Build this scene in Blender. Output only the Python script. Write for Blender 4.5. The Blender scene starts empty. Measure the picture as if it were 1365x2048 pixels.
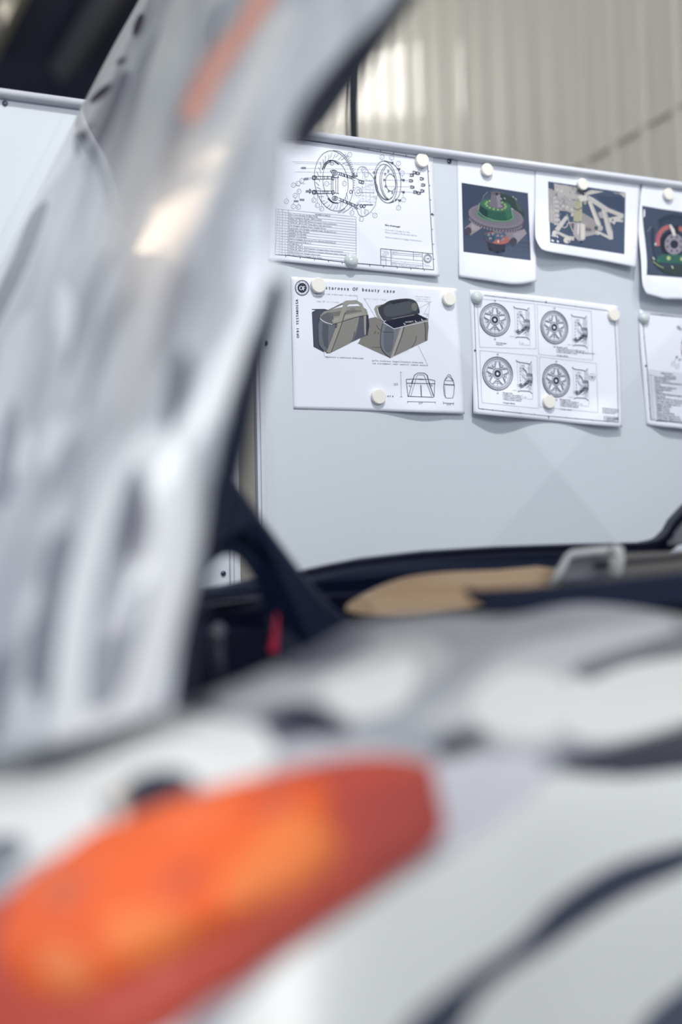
import bpy, bmesh, math, random
import numpy as np
from mathutils import Vector, Matrix, noise
from mathutils.geometry import tessellate_polygon
random.seed(7)
D = bpy.data
scene = bpy.context.scene
COL = scene.collection

# ------------------------------------------------------------------ camera
F = 50.0 / 24.0 * 1365.0
YAW, PITCH, ROLL = math.radians(23.725), math.radians(5.735), math.radians(-1.262)
CAM = np.array([0.0, -2.0233, 1.0])
def _axes():
    cy, sy, cp, sp, cr, sr = math.cos(YAW), math.sin(YAW), math.cos(PITCH), math.sin(PITCH), math.cos(ROLL), math.sin(ROLL)
    f = np.array([sy*cp, cy*cp, sp]); rt = np.array([cy, -sy, 0.0]); up = np.cross(rt, f)
    return f, rt*cr + up*sr, -rt*sr + up*cr
FW, RT, UP = _axes()
cd = D.cameras.new('camera'); cam = D.objects.new('camera', cd); COL.objects.link(cam)
cam.matrix_world = Matrix(((RT[0], UP[0], -FW[0], CAM[0]), (RT[1], UP[1], -FW[1], CAM[1]), (RT[2], UP[2], -FW[2], CAM[2]), (0, 0, 0, 1)))
cd.sensor_fit = 'HORIZONTAL'; cd.sensor_width = 24.0; cd.lens = 50.0
cd.dof.use_dof = True; cd.dof.focus_distance = 2.22; cd.dof.aperture_fstop = 1.4
cd.clip_start = 0.02
scene.camera = cam

# ------------------------------------------------------------------ light
scene.view_settings.view_transform = 'Standard'
scene.view_settings.look = 'None'
scene.view_settings.gamma = 1.0
scene.view_settings.use_curve_mapping = False
scene.view_settings.exposure = 0.0
world = D.worlds.new('world'); scene.world = world; world.use_nodes = True
bg = world.node_tree.nodes['Background']
bg.inputs[0].default_value = (0.72, 0.80, 0.95, 1); bg.inputs[1].default_value = 0.62
def lamp(name, kind, loc, target, energy, color, size=0.3, size_y=None, **kw):
    l = D.lights.new(name, kind); l.energy = energy; l.color = color
    if kind == 'AREA':
        l.size = size
        if size_y: l.shape = 'RECTANGLE'; l.size_y = size_y
    elif kind in ('SPOT', 'POINT'): l.shadow_soft_size = size
    for k, v in kw.items(): setattr(l, k, v)
    o = D.objects.new(name, l); COL.objects.link(o); o.location = loc
    d = Vector(target) - Vector(loc)
    o.rotation_euler = d.to_track_quat('-Z', 'Y').to_euler()
    return o
lamp('key_lamp', 'AREA', (0.75, -1.9, 3.9), (1.1, 0, 1.55), 56, (1.0, 0.98, 0.95), 0.09)
lamp('lid_fill', 'AREA', (-2.2, -2.0, 2.6), (0.2, -1.35, 0.95), 5.5, (0.97, 0.98, 1.0), 1.2, 1.0, spread=math.radians(55))  # fill added to brighten the raised lid, not a ceiling fixture
lamp('front_fill', 'AREA', (1.3, -4.6, 3.0), (1.0, -0.8, 1.0), 46, (1.0, 0.985, 0.95), 2.0, 1.2)  # added fill lifting the board and body from the front
lamp('wall_lamp', 'AREA', (1.3, 7.0, 5.1), (2.7, 4.9, 3.2), 14, (1.0, 0.96, 0.88), 0.9, 0.5, spread=math.radians(66))
lamp('wall_fill', 'AREA', (0.6, 3.2, 5.2), (2.7, 3.2, 2.4), 16, (1.0, 0.96, 0.88), 3.0, 0.6, spread=math.radians(130))  # added wash raising the overall level of the corrugated wall

tube = lamp('tube_lamp', 'AREA', (-1.65, 1.75, 3.45), (0.3, -1.08, 1.3), 10, (1.0, 0.80, 0.58), 1.7, 0.16)
_z = (tube.location-Vector((0.3, -1.08, 1.3))).normalized(); _x = Vector((-1.24, -1.06, .37)); _x = (_x-_z*_x.dot(_z)).normalized(); _y = _z.cross(_x)
tube.rotation_euler = Matrix((_x, _y, _z)).transposed().to_euler()

# ------------------------------------------------------------------ placing
def ray(px, py): return FW + RT*((px-682.5)/F) + UP*((1024-py)/F)
def W(px, py, d): return CAM + ray(px, py)*d                       # point at a distance from the camera
def onB(px, py, h=0.0):                                            # point h in front of the board face (Y = 0)
    r = ray(px, py); return CAM + r*((-h - CAM[1])/r[1])
def proj(P):
    q = P - CAM; z = q @ FW
    return 682.5 + F*(q @ RT)/z, 1024 - F*(q @ UP)/z

# ------------------------------------------------------------------ materials
def lin(c): return tuple((v/255/12.92 if v/255 <= 0.04045 else ((v/255+0.055)/1.055)**2.4) for v in c)
_m = {}
def mat(name, rgb, rough=0.5, metal=0.0, coat=0.0, spec=0.5, bump=0.0, bscale=60.0, srgb=True, **kw):
    if name in _m: return _m[name]
    m = D.materials.new(name); m.use_nodes = True; nt = m.node_tree; b = nt.nodes['Principled BSDF']
    c = lin(rgb) if srgb else rgb
    b.inputs['Base Color'].default_value = (*c, 1); b.inputs['Roughness'].default_value = rough
    b.inputs['Metallic'].default_value = metal; b.inputs['Coat Weight'].default_value = coat
    b.inputs['Specular IOR Level'].default_value = spec
    if bump > 0:
        tc = nt.nodes.new('ShaderNodeTexCoord'); n = nt.nodes.new('ShaderNodeTexNoise'); n.inputs['Scale'].default_value = bscale
        n.inputs['Detail'].default_value = 3
        bp = nt.nodes.new('ShaderNodeBump'); bp.inputs['Strength'].default_value = bump; bp.inputs['Distance'].default_value = 0.002
        nt.links.new(tc.outputs['Object'], n.inputs['Vector']); nt.links.new(n.outputs['Fac'], bp.inputs['Height']); nt.links.new(bp.outputs['Normal'], b.inputs['Normal'])
    for k, v in kw.items(): b.inputs[k].default_value = v
    _m[name] = m; return m
def attr_mat(name, rough, coat, bump=0.0):
    m = mat(name, (128, 128, 128), rough, coat=coat, bump=bump, bscale=25)
    a = m.node_tree.nodes.new('ShaderNodeAttribute'); a.attribute_name = 'pattern'
    m.node_tree.links.new(a.outputs['Color'], m.node_tree.nodes['Principled BSDF'].inputs['Base Color'])
    return m
M_board = mat('white_enamel', (206, 213, 221), 0.30, coat=0.15, bump=0.10, bscale=420)
M_rail = mat('pale_aluminium', (206, 209, 218), 0.38, coat=0.2)
M_steel = mat('dark_steel', (120, 124, 138), 0.25, 0.9)
M_paper = mat('paper', (232, 235, 247), 0.75, bump=0.12, bscale=30)
M_white = mat('white_plastic', (238, 236, 228), 0.5)
M_dome = mat('pale_dome', (205, 214, 216), 0.12, coat=0.6)
M_navy = mat('black_trim', (12, 26, 56), 0.55, spec=0.25)
M_rubber = mat('black_rubber', (6, 9, 38), 0.7, spec=0.15)
M_navy2 = mat('dark_panel', (26, 36, 58), 0.5, spec=0.3)
M_tan = mat('tan_leather', (206, 174, 138), 0.6, bump=0.2, bscale=200)
M_taupe = mat('taupe_trim', (118, 112, 108), 0.6)
M_silver = mat('pale_metal', (244, 244, 240), 0.35, 0.0, coat=0.4)
M_greyp = mat('grey_plastic', (140, 142, 148), 0.5)
M_red = mat('red_tag', (240, 50, 90), 0.5)
M_wrap = attr_mat('camouflage_wrap', 0.32, 0.35)
M_lensm = attr_mat('lamp_lens', 0.55, 0.0)

# ------------------------------------------------------------------ objects
def setp(o, label=None, cat=None, group=None, kind=None):
    if label: o['label'] = label
    if cat: o['category'] = cat
    if group: o['group'] = group
    if kind: o['kind'] = kind
    return o
def empty(name, loc=(0, 0, 0)):
    o = D.objects.new(name, None); COL.objects.link(o); o.location = loc; o.empty_display_size = 0.05
    return o
def link(name, me, parent=None):
    o = D.objects.new(name, me); COL.objects.link(o)
    if parent:
        o.parent = parent                                            # meshes are given in room coordinates
        if parent.parent is None: o.location = -Vector(parent.location)
    return o
class MB:
    def __init__(s): s.v = []; s.f = []; s.mi = []; s.mats = []; s.sm = False
    def m(s, mt):
        if mt not in s.mats: s.mats.append(mt)
        return s.mats.index(mt)
    def add(s, vs, fs, mt):
        b = len(s.v); k = s.m(mt); s.v += [tuple(v) for v in vs]
        for f in fs: s.f.append([i+b for i in f]); s.mi.append(k)
    def box(s, x0, y0, z0, x1, y1, z1, mt):
        s.add([(x, y, z) for x in (x0, x1) for y in (y0, y1) for z in (z0, z1)],
              [(0, 1, 3, 2), (4, 6, 7, 5), (0, 4, 5, 1), (2, 3, 7, 6), (0, 2, 6, 4), (1, 5, 7, 3)], mt)
    def tube(s, pts, r, mt, n=12, cap=True):
        pts = [np.array(p, float) for p in pts]; vs = []; fs = []
        ref = np.array([0.13, 0.21, 0.97]); k = len(pts)
        for i, p in enumerate(pts):
            t = pts[min(i+1, k-1)] - pts[max(i-1, 0)]; t /= np.linalg.norm(t)
            a = np.cross(t, ref); a /= np.linalg.norm(a); b = np.cross(t, a)
            rr = r[i] if isinstance(r, (list, tuple)) else r
            for j in range(n):
                th = 2*math.pi*j/n; vs.append(p + rr*(a*math.cos(th) + b*math.sin(th)))
        for i in range(k-1):
            for j in range(n): fs.append((i*n+j, i*n+(j+1) % n, (i+1)*n+(j+1) % n, (i+1)*n+j))
        if cap: fs.append(tuple(range(n))[::-1]); fs.append(tuple((k-1)*n+j for j in range(n)))
        s.add(vs, fs, mt)
    def build(s, name, parent=None, smooth=False, bevel=0, seg=2, label=None):
        me = D.meshes.new(name); me.from_pydata(s.v, [], s.f)
        for mt in s.mats: me.materials.append(mt)
        me.polygons.foreach_set('material_index', s.mi)
        me.update()
        bm = bmesh.new(); bm.from_mesh(me); bmesh.ops.recalc_face_normals(bm, faces=bm.faces); bm.to_mesh(me); bm.free()
        if smooth: me.polygons.foreach_set('use_smooth', [True]*len(me.polygons))
        o = link(name, me, parent)
        if bevel:
            md = o.modifiers.new('bevel', 'BEVEL'); md.width = bevel; md.segments = seg; md.limit_method = 'ANGLE'
        if label: o['label'] = label
        return o
def catmull(pts, n=6, closed=True):
    P = np.array(pts, float); k = len(P); out = []
    rng = range(k) if closed else range(k-1)
    for i in rng:
        if closed: a, b, c, d = P[(i-1) % k], P[i], P[(i+1) % k], P[(i+2) % k]
        else: a, b, c, d = P[max(i-1, 0)], P[i], P[i+1], P[min(i+2, k-1)]
        for j in range(n):
            t = j/n
            out.append(0.5*((2*b) + (c-a)*t + (2*a-5*b+4*c-d)*t*t + (3*b-a-3*c+d)*t**3))
    if not closed: out.append(P[-1])
    return np.array(out)
def solid(name, outline, thick, mt, parent, bevel=0.004, smooth_outline=0, d=None, label=None):
    """a real plate: outline points (px, py, distance) set in the room, pushed back by its own thickness"""
    if smooth_outline: outline = catmull(outline, smooth_outline)
    a = [W(*p) for p in outline]; n = len(a); b = [p + FW*thick for p in a]
    mb = MB(); mb.m(mt)
    fs = [tuple(range(n))[::-1], tuple(range(n, 2*n))] + [(i, (i+1) % n, n+(i+1) % n, n+i) for i in range(n)]
    mb.add(a+b, fs, mt)
    return mb.build(name, parent, bevel=bevel, label=label)

# ================================================================== SETTING
def structure(o): o['kind'] = 'structure'; return o
M_floor = mat('grey_floor', (120, 122, 124), 0.45, bump=0.1, bscale=8)
M_dark = mat('dark_ceiling', (100, 106, 124), 0.8, spec=0.1, bump=0.3, bscale=2)
M_dkwall = mat('dark_wall', (52, 62, 96), 0.8, spec=0.1)
M_wall = mat('beige_sheet', (205, 201, 188), 0.5, coat=0.1, bump=0.05, bscale=3)
M_wall2 = mat('beige_plain', (190, 184, 172), 0.6)
mb = MB(); mb.box(-5, -6, -0.1, 2.8, 10.2, 0, M_floor); structure(mb.build('floor'))
mb = MB(); mb.box(-5, 1.5, 5.4, 2.8, 10.2, 5.5, M_dark); structure(mb.build('ceiling'))
mb = MB(); mb.box(-5, 10.0, 0, 2.72, 10.2, 5.4, M_dkwall); structure(mb.build('wall_back'))
# corrugated right wall, ribs standing along Y
mb = MB(); X0 = 2.72; ys = []; y = -1.5
vs = []; rng = random.Random(3)
while y < 10.0:
    p = 0.17
    for dy, dx in ((0, 0), (0.07, 0), (0.080, -0.010), (0.105, -0.010), (0.115, 0)): ys.append((y+dy, dx + rng.uniform(-.0015, .0015)))
    y += p
ys.append((10.0, 0))
for (yy, dx) in ys: vs += [(X0+dx, yy, 0), (X0+dx, yy, 5.4)]
n = len(ys); fs = [(2*i, 2*i+2, 2*i+3, 2*i+1) for i in range(n-1)]
vs += [(X0+.1, ys[0][0], 0), (X0+.1, ys[0][0], 5.4), (X0+.1, 10.0, 0), (X0+.1, 10.0, 5.4)]
fs += [(2*n, 2*n+1, 2*n+3, 2*n+2), (0, 1, 2*n+1, 2*n), (2*n-2, 2*n-1, 2*n+3, 2*n+2)]
mb.add(vs, fs, M_wall); structure(mb.build('wall_right'))
# joint running along the sheet wall
mb = MB(); mb.box(X0-.0106, -1.5, 2.675, X0-.001, 9.9, 2.678, M_wall); structure(mb.build('trim_1'))
# dark roof beams over the left of the hall
M_beam = mat('roof_beam', (205, 198, 180), 0.7)
M_beam2 = mat('roof_beam_dark', (130, 130, 132), 0.7)
def beam(p, q, r, mt, lab):
    mb = MB(); mb.tube([p, q], r, mt, 4); setp(mb.build('roof_beam'), lab, 'beam')
def onZ(px, py, z): r = ray(px, py); return tuple(CAM + r*((z-CAM[2])/r[2]))
beam(onZ(60, -80, 5.3), onZ(-40, 125, 5.3), 0.09, M_beam, 'pale beam under the dark ceiling in the top left corner of the photo')
beam(onZ(262, -80, 5.3), onZ(125, 140, 5.3), 0.10, M_beam2, 'dark grey beam under the dark ceiling close beside the camouflaged lid')

# pipes against the corrugated wall, behind the board
def pipe(px, d, r, mt, lab, name='drain_pipe'):
    a = W(px, 300, d); mb = MB()
    mb.tube([(a[0], a[1], 0), (a[0], a[1], 4.2)], r, mt, 14)
    e = setp(mb.build(name, smooth=True), lab, 'pipe')
M_green = mat('dark_green_pipe', (10, 22, 30), 0.8)
M_dgrey = mat('dark_grey_pipe', (40, 42, 48), 0.8)
pipe(709, 2.75, 0.0072, M_green, 'dark green vertical pipe rising behind the whiteboard, thicker of the pair')
pipe(696, 2.75, 0.0026, M_dgrey, 'thin dark conduit rising just left of the dark green pipe', 'conduit')

# ================================================================== WHITEBOARDS
zt = float(onB(899, 302)[2])          # top of the rails
zb = 0.62
def rail_h(x0, x1, z, down=True):      # rounded rail lying along X
    n = 10; prof = []
    for j in range(n+1):
        a = math.pi*j/n; prof.append((-0.013*math.sin(a)**0.7 if 0 < j < n else 0.0, z - 0.0075 + 0.0075*math.cos(a)))
    vs = [(x, yy, zz) for x in (x0, x1) for (yy, zz) in prof]; k = n+1
    fs = [(i, i+1, k+i+1, k+i) for i in range(n)] + [tuple(range(k)), tuple(range(k, 2*k)), (0, k, 2*k-1, k-1)]
    mb = MB(); mb.add(vs, fs, M_rail); return mb
def rail_v(x0, x1, z0, z1):
    mb = MB(); mb.box(x0, -0.006, z0, x1, 0, z1, M_rail)
    mb.box(x0+(x1-x0)*.30, -0.0095, z0, x0+(x1-x0)*.72, -0.004, z1, M_rail); return mb
def screw(px, py, parent):
    c = onB(px, py); mb = MB(); n = 14; vs = []; r = 0.0042
    for k, (rr, h) in enumerate(((1, 0), (1, .0012), (.75, .0026), (.4, .0031))):
        for j in range(n):
            a = 2*math.pi*j/n; vs.append((c[0]+r*rr*math.cos(a), -h, c[2]+r*rr*math.sin(a)))
    fs = [(k*n+j, k*n+(j+1) % n, (k+1)*n+(j+1) % n, (k+1)*n+j) for k in range(3) for j in range(n)] + [tuple(3*n+j for j in range(n))]
    mb.add(vs, fs, M_steel)
    mb.box(c[0]-.0026, -.0036, c[2]-.0004, c[0]+.0026, -.0028, c[2]+.0004, M_rubber)
    mb.box(c[0]-.0004, -.0036, c[2]-.0026, c[0]+.0004, -.0028, c[2]+.0026, M_rubber)
    mb.build('screw', parent, smooth=False)
def board(x0, x1, label, screws):
    t = setp(empty('whiteboard', ((x0+x1)/2, 0.01, 0)), label, 'whiteboard')
    mb = MB(); mb.box(x0+.004, 0, zb, x1-.004, 0.018, zt-.003, M_board); mb.build('writing_surface', t)
    rail_h(x0, x1, zt).build('top_rail', t, smooth=True)
    rail_h(x0, x1, zb+.015).build('bottom_rail', t, smooth=True)
    rail_v(x0, x0+.0155, zb, zt-.012).build('side_rail', t, bevel=.001)
    rail_v(x1-.0155, x1, zb, zt-.012).build('side_rail', t, bevel=.001)
    for x in (x0+.12, x1-.12):
        mb = MB(); mb.box(x-.02, .018, .03, x+.02, .05, zt-.1, M_rail); mb.box(x-.02, -.0, 0, x+.02, .42, .03, M_rail); mb.build('leg', t, bevel=.003)
    for s in screws: screw(s[0], s[1], t)
xl = float(onB(479, 1150)[0]); xr = float(onB(512.5, 900)[0])
board(-1.3, xl, 'bare white magnetic board at the far left, partly behind the raised camouflaged lid', [(10, 207), (447, 1147)])
board(xr, 2.60, 'large white magnetic board with printed sheets held up by round magnets', [(899, 323), (531, 686)])

def shuttered(name, L, p1, p2, side, energy):  # spot cut by an added, unseen shutter plate for diagonal shade
    L = np.array(L, float); a, b = onB(*p1), onB(*p2); n = np.cross(a-L, b-L); n /= np.linalg.norm(n)
    if n @ (onB(*side)-L) < 0: n = -n
    mid = (a+b)/2; m = (mid-L)/np.linalg.norm(mid-L); e = np.cross(n, m)
    lamp('spot_lamp', 'SPOT', tuple(L), tuple(mid), energy, (1, .99, .97), .0005, spot_size=math.radians(75), spot_blend=.8)
    c = L + m*.30; q = [c-e*.45, c+e*.45, c+e*.45-n*.5, c-e*.45-n*.5]; w = [p-m*.004 for p in q]
    mb = MB(); mb.add(q+w, [(0, 1, 2, 3), (7, 6, 5, 4), (0, 4, 5, 1), (1, 5, 6, 2), (2, 6, 7, 3), (3, 7, 4, 0)], M_rubber)
    mb.tube([c-n*.48, c-n*.48+np.array([0, 0, 1.2])], .01, M_rubber, 8); structure(mb.build(name))  # hanging rod of the added shutter plate
shuttered('shadow_flag_a', (1.9, -1.9, 3.3), (1040, 850), (1240, 1090), (1300, 900), 34)
shuttered('shadow_flag_b', (0.7, -1.7, 3.4), (1180, 860), (980, 1090), (900, 900), 29)

# ================================================================== SHEETS
_gl = {}
def glyph(ch):
    if ch in _gl: return _gl[ch]
    cu = D.curves.new('g', 'FONT'); cu.body = ch; cu.resolution_u = 2
    o = D.objects.new('g', cu); COL.objects.link(o)
    dg = bpy.context.evaluated_depsgraph_get(); me = o.evaluated_get(dg).to_mesh()
    v = np.array([tuple(q.co)[:2] for q in me.vertices]).reshape(-1, 2); f = [tuple(p.vertices) for p in me.polygons]
    o.evaluated_get(dg).to_mesh_clear(); D.objects.remove(o); D.curves.remove(cu)
    w = (v[:, 0].min(), v[:, 0].max()) if len(v) else (0, .2)
    _gl[ch] = (v, f, w); return _gl[ch]
def ink(name, rgb): return mat('print_'+name, rgb, 0.8, spec=0.1)
INK = ink('black', (58, 62, 78)); GREY = ink('grey', (132, 138, 154)); LIGHT = ink('light', (172, 177, 192))
class Sheet:
    def __init__(s, name, label, cat, h, edges, group=None, n=36):
        """edges: top, right, bottom, left polylines in picture coordinates, all running left-right / top-bottom"""
        s.h = h; s.lay = 0
        T, R, B, L = [catmull(e, 8, False) if len(e) > 2 else np.array(e, float) for e in edges]
        def ev(P, t):
            seg = np.linalg.norm(np.diff(P, axis=0), axis=1); c = np.concatenate([[0], np.cumsum(seg)]); c /= c[-1]
            return np.array([np.interp(t, c, P[:, 0]), np.interp(t, c, P[:, 1])])
        mb = MB(); vs = []
        for j in range(n+1):
            v = j/n
            for i in range(n+1):
                u = i/n
                p = (1-v)*ev(T, u)+v*ev(B, u)+(1-u)*ev(L, v)+u*ev(R, v) - ((1-u)*(1-v)*T[0]+u*(1-v)*T[-1]+(1-u)*v*B[0]+u*v*B[-1])
                vs.append(onB(p[0], p[1], h(p[0], p[1])))
        k = n+1
        mb.add(vs, [(j*k+i, j*k+i+1, (j+1)*k+i+1, (j+1)*k+i) for j in range(n) for i in range(n)], M_paper)
        c = np.mean(vs, axis=0)
        s.t = setp(empty(name, (float(c[0]), float(c[1]), float(np.min(np.array(vs)[:, 2])))), label, cat, group)
        o = mb.build('sheet', s.t, smooth=True); md = o.modifiers.new('thick', 'SOLIDIFY'); md.thickness = 0.00014; md.offset = 0
        s.mb = MB(); s.tx = MB(); s.T = (0, 0, 1)
    def use(s, ox, oy, sc): s.T = (ox, oy, sc)
    def P(s, x, y): return s.T[0]+x/s.T[2], s.T[1]+y/s.T[2]
    def pt(s, p, lay=None): return onB(p[0], p[1], s.h(*p) + 0.00018 + 0.00006*(s.lay if lay is None else lay))
    def fill(s, pts, mt, smooth=0, lay=1):
        q = [s.P(*p) for p in (catmull(pts, smooth) if smooth else pts)]
        tris = tessellate_polygon([[Vector((a, b, 0)) for a, b in q]])
        tris = [[q[i] for i in t] for t in tris]
        L = max(math.dist(t[i], t[(i+1) % 3]) for t in tris for i in range(3))
        for _ in range(min(3, max(0, math.ceil(math.log2(max(L, 1)/14))))):
            nt = []
            for a, b, c in tris:
                ab, bc, ca = [((u[0]+v[0])/2, (u[1]+v[1])/2) for u, v in ((a, b), (b, c), (c, a))]
                nt += [[a, ab, ca], [ab, b, bc], [ca, bc, c], [ab, bc, ca]]
            tris = nt
        vs = [s.pt(p, lay) for t in tris for p in t]
        s.mb.add(vs, [(3*i, 3*i+1, 3*i+2) for i in range(len(tris))], mt)
    def quadfill(s, c, mt, lay=0, n=14):
        TL, TR, BR, BL = [np.array(s.P(*p)) for p in c]; vs = []
        for j in range(n+1):
            for i in range(n+1):
                u, v = i/n, j/n; p = (1-u)*(1-v)*TL+u*(1-v)*TR+u*v*BR+(1-u)*v*BL; vs.append(s.pt(tuple(p), lay))
        s.mb.add(vs, [(j*(n+1)+i, j*(n+1)+i+1, (j+1)*(n+1)+i+1, (j+1)*(n+1)+i) for j in range(n) for i in range(n)], mt)
    def line(s, pts, w=0.8, mt=None, smooth=0, lay=8, closed=False):
        mt = mt or INK
        if smooth: pts = [tuple(p) for p in catmull(pts, smooth, closed)]
        if closed: pts = list(pts)+[pts[0]]
        q = [s.P(*p) for p in pts]
        for a, b in zip(q, q[1:]):
            dx, dy = b[0]-a[0], b[1]-a[1]; L = math.hypot(dx, dy)
            if L < 1e-6: continue
            k = max(1, int(L/12)); nx, ny = -dy/L*w/2, dx/L*w/2; vs = []
            for i in range(k+1):
                t = i/k; x, y = a[0]+dx*t, a[1]+dy*t
                vs += [s.pt((x+nx, y+ny), lay), s.pt((x-nx, y-ny), lay)]
            s.mb.add(vs, [(2*i, 2*i+1, 2*i+3, 2*i+2) for i in range(k)], mt)
    def ell(s, cx, cy, rx, ry, w=0.8, mt=None, rot=0, a0=0, a1=360, n=36, lay=8):
        c, sn = math.cos(math.radians(rot)), math.sin(math.radians(rot)); p = []
        for i in range(n+1):
            a = math.radians(a0+(a1-a0)*i/n); x, y = rx*math.cos(a), ry*math.sin(a); p.append((cx+x*c-y*sn, cy+x*sn+y*c))
        s.line(p, w, mt, lay=lay)
    def disc(s, cx, cy, rx, ry, mt, rot=0, lay=2, n=24):
        c, sn = math.cos(math.radians(rot)), math.sin(math.radians(rot))
        s.fill([(cx+rx*math.cos(a)*c-ry*math.sin(a)*sn, cy+rx*math.cos(a)*sn+ry*math.sin(a)*c) for a in [2*math.pi*i/n for i in range(n)]], mt, lay=lay)
    def text(s, st, x, y, size, ang=0, mt=None, pitch=None, wx=1.0, bold=0, lay=9, gap=.10):
        """baseline start x,y; size = height of capitals, in current coordinates; ang in degrees, downwards positive"""
        mt = mt or INK; sc = size/0.7; c, sn = math.cos(math.radians(ang)), math.sin(math.radians(ang)); cur = 0.0
        for ch in st:
            if ch == ' ': cur += pitch if pitch else sc*.32*wx; continue
            v, f, w = glyph(ch); gw = (w[1]-w[0])*sc*wx
            if pitch: gx = cur + (pitch-min(gw, pitch*.92))/2; wxx = wx*min(1, pitch*.92/gw if gw > 0 else 1)
            else: gx = cur; wxx = wx
            for bo in ((0,) if not bold else (0, bold)):
                vs = []
                for a, b in v:
                    X = gx+bo+(a-w[0])*sc*wxx; Y = b*sc
                    vs.append(s.pt(s.P(x+X*c+Y*sn, y+X*sn-Y*c), lay))
                s.tx.add(vs, f, mt)
            cur += pitch if pitch else gw + gap*sc*wx
        return cur
    def done(s, dn='printed_drawing'):
        if s.mb.v: s.mb.build(dn, s.t)
        if s.tx.v: s.tx.build('printed_text', s.t)
def g(x, c, w): return math.exp(-((x-c)/w)**2)
def ss(x, a, b):
    t = min(1, max(0, (x-a)/(b-a))); return t*t*(3-2*t)

def h1(x, y): return .0008 + .0075*ss(y, 478, 540)*g(x, 640, 75) + .006*ss(y, 490, 556)*g(x, 880, 70) + .003*ss(y, 320, 420)*g(x, 760, 120)
def h2(x, y): return .0008 + .009*ss(y, 770, 830)*g(x, 850, 70) + .003*ss(x, 890, 925)*ss(y, 620, 760) + .002*g(y, 680, 60)*g(x, 640, 80)
def h3(x, y): return .0008 + .019*ss(y, 745, 835)*g(x, 1000, 62) + .012*ss(y, 790, 855)*g(x, 1215, 62) + .004*g(y, 690, 60)*g(x, 1085, 60)
def h4(x, y): return .0009 + .012*ss(y, 480, 572)*ss(x, 930, 1070) + .006*ss(y, 470, 560)*g(x, 960, 40)
def h5(x, y): return .0022 + .022*ss(y, 400, 520)*g(x, 1090, 75) + .014*ss(y, 420, 530)*ss(x, 1120, 1270)
def h6(x, y): return .0030 + .020*ss(y, 440, 595) + .004*g(x, 1284, 14)*ss(y, 380, 450)
def h7(x, y): return .0008 + .012*ss(y, 780, 860)*ss(x, 1290, 1340) + .003*g(y, 700, 80)

# ---- brake assembly drawing
s1 = Sheet('technical_drawing', 'printed brake assembly drawing with parts table, at the upper left of the board', 'drawing', h1,
    [[(550, 268), (611, 272), (740, 290), (867, 308)], [(867, 308), (871, 420), (879.7, 553)], [(536.8, 521), (640, 530), (770, 544), (879.7, 553)], [(550, 268), (543, 400), (536.8, 521)]])
# board frame border
s1.use(530, 250, 3.689)
s1.line([(110, 100), (300, 112), (660, 165), (1120, 245)], 1.1); s1.line([(1200, 265), (1215, 500), (1232, 800), (1248, 1068)], 1.1)
s1.line([(75, 955), (160, 960), (600, 1013), (1248, 1068)], 1.1); s1.line([(100, 620), (75, 955)], .6, GREY)
for x in (250, 355, 456, 558, 760, 856, 952, 1044):
    y = np.interp(x, [110, 300, 660, 1120], [100, 112, 165, 245]); s1.line([(x, y), (x, y-14)], 1.0)
for x in (155, 262, 366, 470, 572, 776, 877, 978, 1078, 1178):
    y = np.interp(x, [75, 160, 600, 1248], [955, 960, 1013, 1068]); s1.line([(x, y), (x, y+14)], 1.0)
for y in (340, 446, 553, 770, 880, 990): s1.line([(np.interp(y, [265, 1068], [1200, 1248]), y), (np.interp(y, [265, 1068], [1200, 1248])+12, y)], 1.0)
s1.fill([(648, 152), (664, 154), (657, 168)], INK); s1.line([(656, 138), (656, 165)], 1); s1.line([(645, 150), (668, 153)], .8)
s1.fill([(1226, 655), (1238, 650), (1238, 668)], INK); s1.line([(1225, 660), (1252, 662)], 1); s1.line([(1240, 648), (1242, 674)], .8)
# brake disc, seen at an angle
s1.ell(510, 412, 142, 224, .8, rot=-8); s1.ell(522, 418, 92, 158, .7, rot=-8)
s1.line([(505, 187), (560, 200), (610, 255), (645, 330), (655, 390)], .8, smooth=6); s1.line([(575, 648), (620, 620), (650, 590)], .8, smooth=5)
for k in range(26):
    a = math.radians(-62+k*2.4*1.9) if k < 18 else math.radians(62+(k-18)*3)
    cx, cy = 530, 418; x, y = cx+128*math.cos(a), cy+222*math.sin(a)
    s1.line([(x, y), (x+11*math.cos(a+.5), y+11*math.sin(a))], 1.0, GREY)
for k in range(34):
    a = 2*math.pi*k/34; r0, r1 = (.74, .93) if k % 2 else (.80, .97)
    if -0.9 < math.sin(a) < .4 and math.cos(a) > .75: continue
    x0, y0 = 512+142*r0*math.cos(a), 415+222*r0*math.sin(a); x1, y1 = 512+142*r1*math.cos(a+.16), 415+222*r1*math.sin(a+.16)
    s1.line([(x0, y0), ((x0+x1)/2+3, (y0+y1)/2), (x1, y1)], .8, GREY, smooth=4)
s1.line([(425, 330), (440, 290), (470, 264), (505, 262), (530, 278), (548, 290)], 2.0, smooth=6); s1.line([(437, 320), (455, 285), (490, 270)], 1.4, smooth=5)
s1.line([(465, 540), (500, 570), (540, 575)], 2.0, smooth=6); s1.ell(497, 285, 12, 10, .7)
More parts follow.
